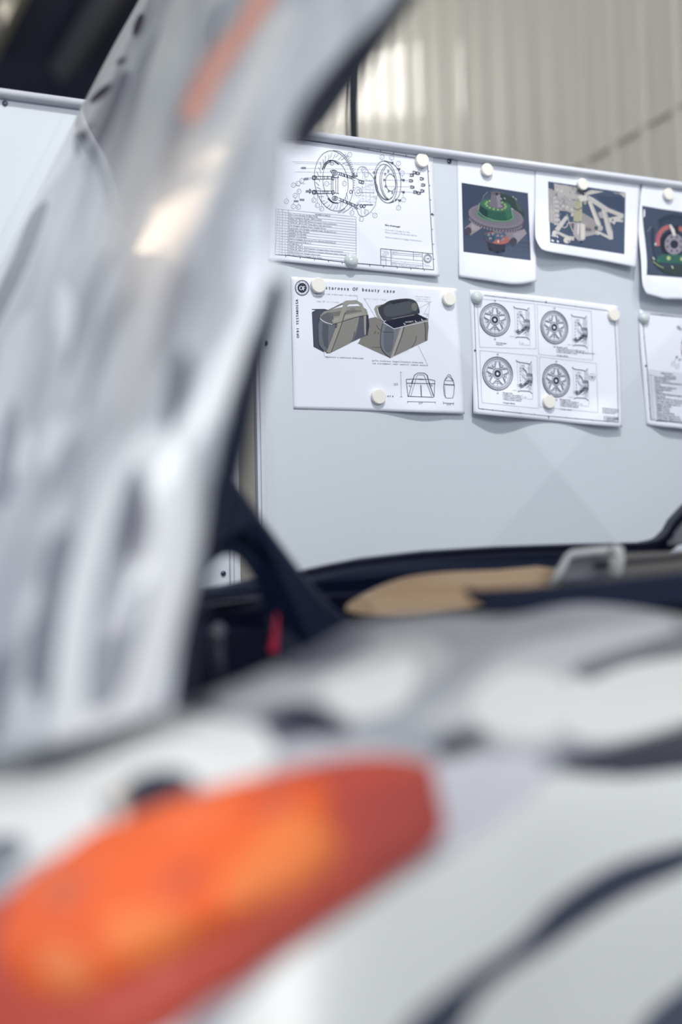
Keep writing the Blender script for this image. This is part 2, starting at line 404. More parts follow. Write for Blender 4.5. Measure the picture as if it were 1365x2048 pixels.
# caliper bridge and pins
for x in (492, 503, 524, 540): s1.line([(x, 380), (x, 500)], .8)
s1.ell(516, 352, 20, 18, 1.1); s1.ell(516, 352, 9, 8, 1.4); s1.ell(518, 540, 20, 16, 1.1); s1.ell(518, 540, 8, 7, 1.4)
s1.line([(498, 350), (484, 340), (498, 332), (518, 334)], 1.1, smooth=5); s1.line([(500, 368), (500, 385), (545, 388), (540, 370)], .9); s1.line([(500, 520), (500, 500), (548, 505)], .9)
for yy in (388, 495):
    s1.line([(350, yy-12), (390, yy-10), (495, yy-8)], .9); s1.line([(350, yy+12), (390, yy+11), (495, yy+9)], .9)
    for x in (356, 368, 376, 412, 430, 440, 460, 468): s1.line([(x, yy-13), (x, yy+13)], 1.2 if x < 400 else .8)
    s1.ell(366, yy, 14, 14, 1.4); s1.ell(504, yy+2, 9, 15, 1.1); s1.line([(300, yy), (350, yy)], .5, GREY)
for (x, y) in ((305, 398), (320, 488), (287, 317), (232, 562), (275, 552)):
    s1.line([(x-14, y-4), (x+14, y)], 1.4, GREY)
    for k in range(-3, 4): s1.line([(x+k*5, y-8), (x+k*5, y+6)], 1.0, GREY)
s1.line([(330, 470), (345, 488), (330, 505), (330, 470)], 1.0)
for (a, b) in (((540, 355), (650, 390)), ((545, 545), (690, 605))):
    dx, dy = b[0]-a[0], b[1]-a[1]
    for o in (-9, 9): s1.line([(a[0], a[1]+o), (b[0], b[1]+o)], .8)
    for t in (.12, .25, .4, .45, .6, .66, .8, .9): s1.line([(a[0]+dx*t-3, a[1]+dy*t-12), (a[0]+dx*t+3, a[1]+dy*t+12)], 1.1)
# caliper body
s1.line([(690, 320), (712, 307), (745, 312), (765, 345), (800, 385), (815, 420), (832, 450), (835, 500), (825, 540), (815, 590), (790, 630), (765, 655), (735, 672), (700, 665), (680, 625), (655, 595), (690, 590)], .9, GREY, smooth=4)
s1.line([(690, 320), (680, 360), (655, 385), (690, 400), (720, 410), (800, 412)], .8, GREY)
for x in (720, 745, 775, 800): s1.line([(x, 420), (x+5, 560)], .4, LIGHT)
for y in (430, 470, 520, 560): s1.line([(690, y), (820, y+8)], .4, LIGHT)
s1.ell(690, 490, 26, 32, .6, GREY); s1.ell(690, 490, 12, 15, .7, GREY); s1.line([(700, 495), (810, 500)], .8, GREY); s1.line([(725, 588), (800, 588)], 1.4)
rr = random.Random(5)
for _ in range(120):
    x, y = rr.uniform(660, 825), rr.uniform(400, 600); s1.line([(x, y), (x+rr.uniform(-14, 14), y+rr.uniform(-7, 7))], .45, LIGHT if rr.random() < .7 else GREY)
for k in range(26):
    x, y = rr.uniform(640, 690), rr.uniform(355, 400); s1.line([(x, y), (x+rr.uniform(-14, 14), y+rr.uniform(-9, 9))], .8)
    x, y = rr.uniform(625, 700), rr.uniform(575, 620); s1.line([(x, y), (x+rr.uniform(-14, 14), y+rr.uniform(-9, 9))], .8, GREY)
for (x, y) in ((705, 418), (722, 422), (712, 597), (733, 598)): s1.ell(x, y, 9, 11, 1.5)
s1.ell(636, 492, 10, 12, 1.0)
# axis lines
for (y, x0, x1) in ((272, 200, 860), (284, 220, 860), (320, 260, 980), (347, 220, 1080)): s1.line([(x0, y-2), (x1, y+10)], .4, GREY)
for (y, x0, x1) in ((405, 880, 1070), (452, 890, 1080), (492, 950, 1110)): s1.line([(x0, y), (x1, y+4)], .5, GREY)
# bell
s1.ell(893, 420, 82, 156, .9, rot=-8); s1.ell(893, 420, 72, 132, 1.0, rot=-8); s1.ell(886, 425, 70, 130, .6, rot=-8, a0=60, a1=250); s1.line([(880, 262), (945, 285), (990, 340), (1005, 420), (995, 510), (960, 560), (915, 576)], 1.0, smooth=6)
s1.line([(893, 297), (862, 340), (850, 400), (858, 470), (885, 530), (915, 552)], 1.0, smooth=6); s1.line([(900, 302), (872, 345), (862, 400), (868, 470), (892, 525), (918, 548)], .8, smooth=6)
s1.ell(930, 425, 38, 63, 1.0, rot=-6)
for (x, y) in ((912, 341), (889, 362), (882, 405), (892, 452), (915, 489), (942, 500), (815, 387), (806, 350), (945, 563), (968, 552)): s1.ell(x, y, 5, 7, 1.0)
for (x, y) in ((935, 278), (985, 324), (1018, 405), (1018, 494), (990, 555)):
    s1.line([(x-10, y-6), (x, y), (x+12, y-6), (x+12, y+8), (x, y+6)], 1.5)
for (x, y) in ((1104, 350), (1130, 356), (1084, 370), (1078, 411), (1088, 458), (1110, 494), (1136, 502), (1162, 486), (1168, 442), (1158, 396)):
    s1.ell(x, y, 7, 10, 1.2); s1.line([(x-16, y-8), (x-2, y-10), (x+8, y-6), (x+18, y-4)], .9); s1.line([(x-16, y+6), (x, y+10), (x+18, y+6)], .9); s1.line([(x+14, y-8), (x+12, y+9)], 1.1)
s1.line([(1130, 345), (1150, 315)], .5, GREY); s1.line([(1145, 350), (1168, 310)], .5, GREY)
bal = [(628, 217, '1', (600, 235)), (866, 236, '4', (866, 262)), (938, 240, '7', (938, 270)), (987, 283, '7', (987, 315)), (1015, 355, '7', (1017, 395)), (1024, 551, '7', (1020, 502)), (988, 610, '7', (988, 562)),
    (728, 331, '14', (722, 400)), (750, 366, '12', (735, 405)), (457, 431, '3', (492, 436)), (588, 431, '13', (590, 395)), (274, 410, '12', (355, 392)), (247, 430, '11', (300, 432)), (212, 442, '9', (260, 450)),
    (363, 553, '12', (363, 510)), (389, 591, '11', (389, 505)), (420, 617, '10', (418, 500)), (253, 489, '15', (254, 545)), (225, 520, '14', (226, 548)), (212, 600, '9', (212, 570)), (249, 604, '15', (249, 575)), (160, 562, '8', (165, 530)),
    (644, 647, '13', (650, 600)), (750, 642, '12', (735, 615)), (814, 666, '2', (785, 640)), (713, 693, '11', (711, 610))]
for (x, y, t, to) in bal:
    s1.ell(x, y, 16, 17, .6, GREY, n=20); s1.text(t, x-4*len(t), y+5, 10, mt=GREY, wx=.9)
    L = math.dist((x, y), to); s1.line([(x+(to[0]-x)*17/L, y+(to[1]-y)*17/L), to], .5, GREY)
# parts table
s1.use(540, 410, 7.583)
tl, tr, bl, br = (90, 55), (1310, 178), (80, 748), (1312, 860)
rows = 17
def tp(u, v):
    a = (tl[0]+(tr[0]-tl[0])*u, tl[1]+(tr[1]-tl[1])*u); b = (bl[0]+(br[0]-bl[0])*u, bl[1]+(br[1]-bl[1])*u); return (a[0]+(b[0]-a[0])*v, a[1]+(b[1]-a[1])*v)
for r in range(rows+1): s1.line([tp(0, r/rows), tp(1, r/rows)], .5, GREY)
for u in (0, .085, .155, 1): s1.line([tp(u, 0), tp(u, 1)], .55, GREY)
s1.text('NUMERO PARTE', *tp(.49, .85/rows), 22, 6)
TXT = ['Disco freno Brembo 09.8866.75-80', 'Pinza 4 pompanti, Brembo XB0.L2.C0/14', 'FTS19A-09_004-0_R01 Adattatore pinza freno posteriore', 'FTS19A-09_007-0_R01 Tazza disco freno posteriore', 'Vite fissaggio campana freno, Origine Ferrari',
    'Rosetta per vite fissaggio campana freno, Origine Ferrari', '103008 Nottolino Brembo', 'A1683105 Vite Brembo', 'A1683107 Vite Brembo', 'Rosetta fissaggio disco-tazza freno Brembo R05.0760.20', 'Rosetta elastica 12x18 sp 1.2', 'AST081 M12x1_25',
    'FTS19A-09_003-0_R01 Prigioniero fissaggio pinza freno posteriore', 'FTS19A-09_006-0_R01 Prigioniero fissaggio adattatore pinza freno pos', '041.86.51 Piastrina fissaggio disco freno', '05.7x10.25 Molletta fissaggio disco freno']
for r, t in enumerate(TXT):
    s1.text(t, *tp(.165, (r+1.82)/rows), 24, 5.6, wx=.80, gap=.13)
    s1.text(str(r+1), *tp(.045, (r+1.8)/rows), 18, 5, mt=GREY); s1.text(random.choice('12481'), *tp(.12, (r+1.8)/rows), 18, 5, mt=GREY)
# notes and title block
s1.use(700, 410, 7.184)
s1.text('Note di montaggio', 508, 294, 20, 7, bold=3, wx=.95)
for t, x, y in (('Serrare elm. 7 con elem. 8 a 7 Nm.', 510, 362), ('Mettere frenafiletti 243 sulla punta della vite', 510, 398), ('Montare le mollette su 5 fissaggi in modo alternato', 512, 468)): s1.text(t, x, y, 18, 6.2, mt=GREY, wx=.93)
s1.line([(443, 625), (1190, 700)], .9); s1.line([(443, 625), (448, 858)], .8); s1.line([(590, 642), (600, 872)], .8); s1.line([(1045, 690), (1055, 915)], .8); s1.line([(915, 675), (917, 785)], .6)
for a, b in (((597, 680), (1045, 718)), ((597, 706), (1045, 742)), ((597, 760), (1048, 800)), ((447, 742), (600, 757)), ((447, 785), (600, 798)), ((600, 830), (1052, 870)), ((520, 750), (523, 865)), ((980, 865), (982, 905))): s1.line([a, b], .6, GREY)
s1.ell(1121, 768, 56, 60, .9); s1.ell(1121, 768, 40, 44, .8); s1.text('OF', 1104, 780, 22, 5, bold=2)
for t, x, y, z in (('Trattamento', 450, 662, 13), ('superficiale', 488, 684, 13), ('non indicato', 470, 704, 13), ('nessuno', 470, 726, 13), ('Materiale', 450, 740, 12), ('Rev. Data', 452, 776, 12), ('Dimensioni', 610, 668, 12), ('Toll. generali', 925, 704, 12), ('Scala', 612, 696, 12), ('00', 605, 740, 14), ('1:1', 650, 724, 12), ('Particolare di montaggio pinza e disco freno posteriore', 612, 806, 14), ('assieme', 612, 826, 12), ('N. Dis.  FTS19A-09_000-0_R01', 612, 864, 19), ('A3', 1000, 886, 14), ('OFFICINE', 1080, 866, 12), ('FIORAVANTI', 1075, 884, 12)): s1.text(t, x, y, z, 5.5, mt=GREY)
s1.done()

# ---- beauty case sheet
s2 = Sheet('design_sheet', 'beauty case design sheet showing two grey bags, below the brake assembly drawing', 'drawing', h2,
    [[(582, 553), (700, 561), (914, 577)], [(914, 577), (923, 700), (930, 828)], [(587.6, 817.9), (750, 822), (930, 828)], [(582, 553), (585, 690), (587.6, 817.9)]])
s2.use(570, 540, 3.689)
s2.disc(128, 132, 54, 58, INK, lay=1); s2.disc(128, 132, 51, 55, M_paper, lay=2); s2.disc(128, 132, 34, 37, INK, lay=4)
for k in range(60):
    a = 2*math.pi*k/60; s2.line([(128+48*math.cos(a), 132+52*math.sin(a)), (128+53*math.cos(a), 132+57*math.sin(a))], .5, INK)
s2.ell(128, 132, 49, 53, .5)
WHT = ink('white', (235, 238, 248))
s2.text('OF', 106, 148, 33, 4, mt=WHT, bold=2.5, wx=.72, lay=12)
ring = 'OFFICINE FIORAVANTI'
for i, ch in enumerate(ring):
    a = math.radians(-205 + i*230/(len(ring)-1)); s2.text(ch, 128+38*math.cos(a), 132+41*math.sin(a), 8, math.degrees(a)+90)
for i, ch in enumerate('ENGINEERING'):
    a = math.radians(145 - i*110/10); s2.text(ch, 128+46*math.cos(a), 132+50*math.sin(a), 7, math.degrees(a)-90)
s2.text('Testarossa OF beauty case', 251, 138, 24, 3.0, pitch=22.6, bold=1.2, wx=.95)
s2.text('OF01 TESTAROSSA', 106, 500, 18, -91.5, pitch=19, bold=1.2)
for t, x, y in (('tinghiasto con arancione in sezione', 205, 176), ('a vista', 208, 196), ('logo OF in rilievo', 232, 234), ('pelle liscia fango', 582, 214)): s2.text(t, x, y, 10, 3.0, pitch=9.4, mt=GREY if y > 200 else INK)
s2.text('impunture a contrasto arancione', 293, 644, 10.5, 2.4, pitch=9.3, bold=.6)
s2.text('pelle traforata fango/alcantara arancione', 645, 672, 10.5, 2.4, pitch=9.2, bold=.6); s2.text('con trattamento simil centrali sedute vettura', 645, 692, 10.5, 2.2, pitch=9.2, bold=.6)
for t, x, y in (('chiusura tramite', 966, 196), ('2 zip laterali e', 966, 213), ('calamita frontale', 966, 229)): s2.text(t, x, y, 9, 4.5, pitch=6.9, mt=GREY)
s2.text('misure', 702, 934, 15, 1.5, pitch=17.2, bold=1.4)
for p in ([(536, 190), (538, 222)], [(590, 215), (668, 345)], [(290, 570), (290, 635)], [(985, 555), (1055, 700)], [(1072, 238), (985, 285)], [(1072, 238), (1030, 320)], [(1070, 240), (1058, 380)]): s2.line(p, .4, GREY)
def ik(n, c): return ink(n, c)
def G(v):
    m = sum(v)/3; q = tuple(int(a*.66+m*.34+12) for a in v); return ik('tone_%d_%d_%d' % v, q)
s2.use(580, 540, 7.583)
s2.fill([(335, 592), (530, 590), (600, 612), (520, 700), (460, 900), (520, 1250), (360, 1165), (335, 640), (392, 606), (335, 604)], G((62, 66, 88)))
s2.use(730, 540, 6.825); s2.fill([(-80, 985), (60, 660), (150, 640), (260, 700), (240, 1000), (330, 1195), (170, 1125), (-100, 1000)], G((118, 117, 112)), lay=0)
for p in ([(160, 745), (190, 800), (235, 830)], [(130, 850), (150, 835), (145, 860), (125, 870)], [(100, 1052), (215, 1055)], [(0, 895), (50, 880)], [(175, 870), (185, 850), (195, 870)]): s2.line(p, .6, G((75, 75, 80)))
s2.use(580, 540, 7.583)
s2.fill([(470, 680), (520, 630), (810, 560), (1090, 545), (1165, 600), (1195, 700), (1208, 850), (1180, 980), (950, 1090), (610, 1262), (570, 1262), (500, 1200), (440, 1120), (430, 850), (455, 730)], G((104, 105, 108)), lay=2)
s2.fill([(455, 735), (530, 790), (640, 822), (700, 820), (660, 1000), (580, 1262), (500, 1200), (440, 1120), (430, 850)], G((92, 98, 110)), lay=3)
s2.fill([(500, 800), (590, 830), (580, 1200), (520, 1150), (490, 1000)], G((70, 78, 94)), lay=4)
s2.fill([(470, 680), (520, 630), (810, 560), (1090, 545), (1170, 612), (1190, 680), (1000, 715), (780, 790), (640, 825), (530, 790), (460, 735)], G((132, 132, 124)), lay=4)
s2.fill([(500, 680), (600, 640), (660, 690), (650, 815), (540, 780), (470, 730)], G((86, 90, 98)), 3, lay=5); s2.fill([(600, 650), (900, 610), (1100, 620), (900, 660), (680, 700)], G((102, 103, 104)), 3, lay=5)
s2.fill([(660, 740), (900, 680), (1080, 650), (1100, 680), (800, 750), (670, 800)], G((148, 146, 136)), 3, lay=5); s2.disc(960, 595, 45, 16, G((118, 118, 114)), lay=6)
s2.fill([(780, 795), (1060, 700), (1040, 820), (985, 950), (950, 1085), (640, 1240), (700, 1050)], G((128, 126, 120)), lay=4)
for i in range(18):
    for j in range(20):
        x, y = 800+i*14-j*7, 810+j*22-i*6
        if x < 1030-j*3 and x > 690: s2.disc(x, y, 2.4, 2.8, G((84, 86, 92)), lay=5, n=4)
s2.fill([(1055, 700), (1192, 680), (1208, 850), (1180, 980), (960, 1085), (1015, 940)], G((74, 78, 96)), lay=5)
s2.fill([(1160, 690), (1195, 700), (1208, 850), (1180, 985), (1150, 990)], G((44, 50, 72)), lay=6)
s2.fill([(605, 1255), (560, 1245), (690, 900), (812, 520), (795, 500), (850, 464), (1010, 455), (1100, 510), (1140, 620), (1160, 690), (1158, 980), (1132, 988), (1122, 700), (1072, 540), (1030, 512), (910, 515), (880, 530), (862, 580), (850, 640), (700, 1080), (640, 1235)], G((142, 140, 130)), lay=7)
s2.fill([(640, 1235), (625, 1240), (760, 880), (835, 640), (850, 640), (760, 920)], G((70, 72, 84)), lay=8)
s2.fill([(580, 605), (790, 500), (815, 520), (800, 528), (600, 612)], G((112, 112, 110)), lay=7); s2.fill([(610, 600), (770, 530), (800, 530), (812, 560), (700, 580)], WHT, lay=6); s2.fill([(880, 548), (900, 525), (1030, 515), (1065, 545)], WHT, lay=6)
s2.line([(458, 735), (530, 790), (645, 825)], 1.0, WHT, smooth=5, lay=10); s2.line([(645, 825), (780, 788), (1000, 718), (1190, 682)], .8, G((50, 54, 70)), smooth=4, lay=10)
s2.line([(455, 735), (430, 850), (440, 1120), (500, 1205), (575, 1262)], .8, G((50, 54, 70)), smooth=4, lay=10); s2.line([(980, 930), (970, 1010), (935, 1090)], .9, G((50, 54, 70)), smooth=4, lay=10)
s2.line([(700, 815), (688, 868), (712, 872), (716, 815)], 1.1, INK, lay=11); s2.line([(600, 1240), (640, 1100), (735, 830)], .5, G((168, 120, 100)), lay=11)
s2.use(730, 540, 6.825)
s2.fill([(250, 720), (400, 805), (865, 670), (873, 780), (855, 962), (700, 1035), (350, 1202), (250, 1110), (215, 1000), (225, 820)], G((126, 125, 119)), lay=2)
s2.fill([(250, 720), (400, 805), (485, 790), (430, 950), (350, 1195), (250, 1110), (215, 1000), (230, 820)], G((104, 109, 120)), lay=3); s2.fill([(280, 780), (390, 820), (380, 1050), (330, 1130), (260, 1050)], G((84, 92, 108)), 3, lay=4)
s2.fill([(265, 712), (300, 690), (720, 598), (865, 668), (400, 800)], G((22, 28, 52)), lay=4)
s2.fill([(170, 510), (260, 465), (350, 415), (570, 388), (690, 420), (735, 500), (752, 575), (720, 600), (500, 650), (280, 702), (230, 680), (190, 590)], G((50, 55, 68)), 3, lay=5)
s2.fill([(300, 480), (560, 430), (660, 450), (690, 530), (600, 590), (320, 640), (260, 560)], G((66, 74, 84)), 3, lay=6); s2.fill([(640, 470), (700, 450), (720, 520), (690, 560), (650, 540)], G((98, 102, 98)), 3, lay=7); s2.fill([(350, 430), (570, 395), (600, 420), (380, 470)], G((38, 42, 56)), lay=7)
s2.fill([(128, 530), (150, 488), (250, 466), (178, 512), (192, 590), (245, 700), (170, 640)], G((142, 142, 134)), lay=6)
s2.line([(175, 520), (190, 590), (250, 690), (290, 695)], 1.0, WHT, smooth=4, lay=10); s2.line([(260, 718), (400, 803), (870, 695)], .9, WHT, lay=10); s2.line([(380, 668), (680, 612)], .8, G((150, 150, 150)), lay=10)
s2.fill([(485, 795), (548, 768), (505, 920), (400, 1180), (350, 1198), (432, 950)], G((152, 150, 142)), lay=5); s2.fill([(530, 775), (548, 768), (505, 920), (410, 1165), (398, 1165), (490, 920)], G((70, 72, 84)), lay=6)
s2.fill([(812, 706), (866, 692), (873, 780), (858, 962), (832, 965), (826, 800)], G((110, 110, 106)), lay=5); s2.line([(815, 706), (830, 800), (828, 965)], 1.2, G((48, 50, 62)), smooth=4, lay=9)
s2.line([(706, 900), (690, 980), (640, 1062)], .9, G((48, 50, 62)), smooth=4, lay=9); s2.line([(245, 730), (225, 830), (215, 1000), (250, 1110), (350, 1200)], 1.1, G((48, 50, 72)), smooth=4, lay=9); s2.line([(245, 845), (400, 850)], .6, G((60, 62, 76)), lay=9)
s2.line([(490, 805), (430, 960), (365, 1180)], .5, G((168, 120, 100)), lay=9)
for i in range(14):
    for j in range(20):
        x, y = 560+i*13-j*7, 785+j*20-i*4
        if x < 705-j*2: s2.disc(x, y, 2.2, 2.6, G((94, 96, 100)), lay=5, n=4)
s2.text('MAGNETI', 555, 722, 20, -5, mt=WHT, wx=.9, lay=12)
for (x, y) in ((545, 745), (700, 712), (785, 688)): s2.line([(x-12, y-22), (x, y), (x+14, y-4)], 1.0, WHT, lay=12)
s2.line([(800, 600), (870, 600), (840, 640)], .5, GREY)
s2.use(730, 690, 6.825)
s2.line([(492, 372), (500, 708)], .6, GREY); s2.line([(478, 372), (515, 372)], .6, GREY); s2.line([(480, 706), (518, 706)], .6, GREY); s2.text('320', 400, 552, 30, -6, wx=.9, mt=GREY)
for p, w in (([(598, 700), (680, 410), (725, 380), (815, 383), (850, 408), (940, 700)], 1.0), ([(630, 700), (715, 415), (725, 405), (810, 408), (915, 700)], .7), ([(568, 468), (650, 464), (730, 464), (800, 468), (880, 468), (955, 482)], .9), ([(572, 520), (965, 528)], 1.0), ([(568, 465), (590, 705)], .9), ([(957, 482), (950, 710)], .9), ([(590, 700), (940, 712)], 1.0), ([(767, 545), (775, 702)], 1.5), ([(855, 410), (880, 520), (940, 690)], 1.3), ([(685, 405), (640, 520)], 1.2), ([(730, 465), (800, 468)], 1.5), ([(612, 540), (608, 560), (628, 560)], .8), ([(905, 540), (925, 560), (908, 560)], .8), ([(585, 770), (965, 780)], .7), ([(585, 765), (585, 795)], .7), ([(965, 770), (965, 800)], .7)): s2.line(p, w)
s2.text('500', 738, 806, 26, -4, mt=GREY)
for p, w in (([(1092, 480), (1120, 430), (1145, 400), (1170, 410), (1210, 485)], .8), ([(1092, 480), (1148, 425), (1205, 480)], .9), ([(1092, 482), (1210, 488)], .8), ([(1085, 535), (1222, 545)], 1.3), ([(1092, 480), (1078, 560), (1088, 680), (1110, 722)], 1.1), ([(1210, 485), (1226, 560), (1215, 680), (1200, 725)], 1.0), ([(1110, 722), (1200, 725)], .7), ([(1100, 545), (1095, 600), (1105, 700)], .5), ([(1075, 790), (1218, 798)], .8), ([(1075, 770), (1075, 810)], .6), ([(1215, 780), (1213, 820)], .6)): s2.line(p, w)
s2.text('070', 1122, 828, 26, -4, mt=GREY)
s2.done()

# ---- four wheel drawings
s3 = Sheet('technical_drawing', 'printed sheet with four star-spoked wheel views, at the bottom of the board', 'drawing', h3,
    [[(939.6, 579.6), (1060, 590), (1237.5, 612)], [(1237.5, 612), (1243, 730), (1245.5, 854.6)], [(947.5, 827.5), (1060, 838), (1150, 847), (1245.5, 854.6)], [(939.6, 579.6), (945, 700), (947.5, 827.5)]])
s3.use(930, 570, 3.138)
s3.line([(120, 64), (500, 108), (930, 165)], .8); s3.line([(60, 100), (70, 400), (88, 775)], .8); s3.line([(942, 225), (958, 520), (966, 862)], .8); s3.line([(88, 775), (500, 820), (966, 862)], .8)
for x in (180, 255, 340, 430, 600, 700, 800): y = np.interp(x, [120, 500, 930], [64, 108, 165]); s3.line([(x, y-5), (x, y+3)], .8)
for x in (115, 175, 240, 350, 440, 640, 700, 800, 900): y = np.interp(x, [88, 966], [775, 862]); s3.line([(x, y-3), (x, y+5)], .8)
s3.fill([(60, 404), (76, 412), (60, 418)], INK); s3.line([(64, 403), (66, 420)], .8); s3.fill([(506, 104), (516, 105), (511, 114)], INK); s3.line([(511, 100), (511, 115)], 1); s3.line([(527, 820), (529, 838)], 1.2)
for q in ([(78, 85), (440, 118), (450, 400), (95, 390)], [(455, 120), (795, 165), (805, 472), (465, 435)], [(95, 410), (455, 445), (465, 775), (108, 738)], [(470, 450), (828, 492), (838, 800), (472, 765)]): s3.line(q, .45, GREY, closed=True)
def wheel(cx, cy, rx, ry, sk):
    e = lambda r, a: (cx + rx*r*math.cos(a), cy + ry*r*math.sin(a) + sk*rx*r*math.cos(a))
    def ring(r, w, mt=None): s3.line([e(r, 2*math.pi*i/44) for i in range(45)], w, mt)
    ring(1.0, 1.0); ring(.95, .7); ring(.87, 1.1); ring(.75, .5, GREY); ring(.80, .4, LIGHT); ring(.31, .9); ring(.19, 1.0); ring(.16, 1.4); ring(.13, 1.2); ring(.10, .6)
    for r in (.20, .22, .24): ring(r, .4, GREY)
    for k in range(5):
        a = -math.pi/2 + 2*math.pi*k/5; b = a+math.pi/5
        t0, t1 = e(.72, a-.13), e(.72, a+.13)
        s3.line([e(.33, a-.55), t0], .9); s3.line([e(.33, a+.55), t1], .9); s3.line([t0, t1], .5, GREY)
        s3.disc(*e(.47, b), 3.6, 4.2, INK, lay=9, n=8)
        s3.line([e(.74, b-.42), e(.45, b-.18), e(.45, b+.18), e(.74, b+.42)], 1.0, GREY)
        s3.line([e(.66, b-.30), e(.52, b)], .7, GREY); s3.line([e(.70, b+.05), e(.52, b)], .7, GREY); s3.line([e(.64, b+.28), e(.55, b+.1), e(.62, b-.1)], .7, GREY)
        for q in range(5): s3.line([e(.78, b-.35+q*.17), e(.84, b-.30+q*.17)], .5, GREY)
    s3.line([e(1.14, -math.pi/2), e(.90, -math.pi/2)], .4, GREY); s3.line([e(1.14, math.pi/2), e(.3, math.pi/2)], .4, GREY)
    s3.line([e(1.0, math.pi), e(.85, math.pi)], .4, GREY)
    for t in (-1.16, 1.18): x, y = cx, cy+ry*t; s3.line([(x-8, y), (x, y)], .8, GREY); s3.line([(x+3, y-5), (x+3, y+5)], 1.0)
def section(ox, oy, seed, hs=1.0):
    r = random.Random(seed)
    L = lambda p, w=.7, m=None, **k: s3.line([(ox+x, oy+y*hs) for x, y in p], w, m, **k)
    L([(-50, -108), (-48, -100), (-35, -94), (20, -86), (34, -80), (40, -88), (44, -98)], 1.2); L([(-40, 92), (-25, 86), (20, 88), (38, 92), (50, 105)], 1.2)
    L([(-46, -100), (-38, 90)], .4, LIGHT); L([(48, -95), (54, 100)], .4, LIGHT); L([(-30, -90), (-24, 88)], .4, LIGHT)
    L([(-10, -75), (-8, -35)], .9, GREY); L([(-20, -75), (-18, -30)], .7, GREY); L([(-20, -75), (0, -75), (0, -35)], .6, GREY); L([(-12, -56), (-4, -52), (8, -40), (14, -26)], 1.4)
    for x in (26, 32, 38, 44): L([(x, -78), (x+1, 84)], .5, GREY)
    L([(46, -20), (50, 0), (50, 22), (46, 40)], 1.3, smooth=4)
    for y in (-22, -14, -6, 8, 16, 26): L([(12, y), (48, y+2)], 1.1 if y < -10 or y > 20 else .6)
    for k in range(9): L([(-18+k*3, -20+k*3), (-10+k*4, 2+k*4)], .4, LIGHT)
    L([(-18, -25), (20, 0), (-10, 40)], .5, LIGHT)
    for k in range(7): L([(-26, -60+k*20), (-25, -52+k*20)], 1.5, GREY)
    for (x, y) in ((-28, 52), (-20, 60), (-12, 58), (0, 50), (6, 44), (12, 36), (20, 32), (26, 26), (-22, 48), (38, 30), (40, 44)):
        L([(x-6, y-6), (x+4, y-8), (x+6, y+6), (x-4, y+8)], 1.0, closed=True)
    L([(0, 58), (14, 48), (28, 40), (24, 58), (10, 68)], .8); L([(-40, 40), (-46, 52), (-38, 58)], .5, GREY)
    for _ in range(30):
        x, y = r.uniform(-26, 46), r.uniform(-60, 70); L([(x, y), (x+r.uniform(-7, 7), y+r.uniform(-7, 7))], .5, GREY if r.random() < .6 else INK)
    L([(-12, 110), (-12, 132), (52, 140), (54, 105)], .4, GREY); L([(-75, 82), (-45, 84)], .5, GREY); s3.text('255', ox-2, oy+128*hs, 7, 6, mt=GREY)
wheel(190, 218, 95, 104, .07); wheel(563, 266, 86, 104, .10); wheel(207, 556, 95, 105, .07); wheel(575, 600, 86, 104, .10)
section(358, 240, 1); section(720, 291, 2, 1.0); section(375, 578, 3); section(727, 622, 4)
s3.ell(801, 578, 20, 22, .6, GREY); s3.line([(783, 575), (820, 578)], .9); s3.line([(800, 568), (802, 590)], 1.2); s3.line([(786, 586), (816, 590)], .6)
def para(lines, x, y, dy, size=8, sl=5.5, b=0.4):
    for i, t in enumerate(lines): s3.text(t, x+i*.6, y+i*dy, size, sl, bold=b, wx=.82)
para(['Vista montaggio', 'Anteriore'], 197, 364, 11)
para(['Montaggio cerchio:', '1. Posare anello tappo timo flo disporre e vuoto', '2. Allineare passaruota pinza su disco serraggio sui mozzo libero', '3. Inserire colonna albero e svitare', '', 'Serraggio: cilindrale'], 575, 391, 10.5, 7.5)
para(['Montaggio finale:', '1. Completare freno modificato', '2. Posizionare pinza modificata', '3. Inserire colonnette su cerchio', '4. Montare cerchio modificato', '', 'Serraggio: cilindrale'], 239, 678, 10.5, 7.5)
para(['Montaggio boccia:', '1. Completare freno modificato', '2. Installare pinza modificata', '3. Inserire distanziale su mozzo', '4. Montare cerchio modificato', '', 'Serraggio: cilindrale'], 598, 720, 10.2, 7.5)
para(['Sono definizione le lavorazioni', 'da ottenere fresatura di finitura', 'se diverso, non fil da disegno', 'dei componenti definitivi'], 864, 774, 9.5, 6.5)
for k in range(4): s3.line([(875, 822+k*8), (966, 832+k*8)], .5, GREY)
for x in (875, 893, 940, 966): s3.line([(x, 820), (x+1, 852)], .5, GREY)
s3.text('OF01 CERCHI', 895, 838, 8, 5); s3.text('FTS19A 000', 895, 850, 7, 5); s3.ell(955, 838, 7, 8, .7)
s3.done()

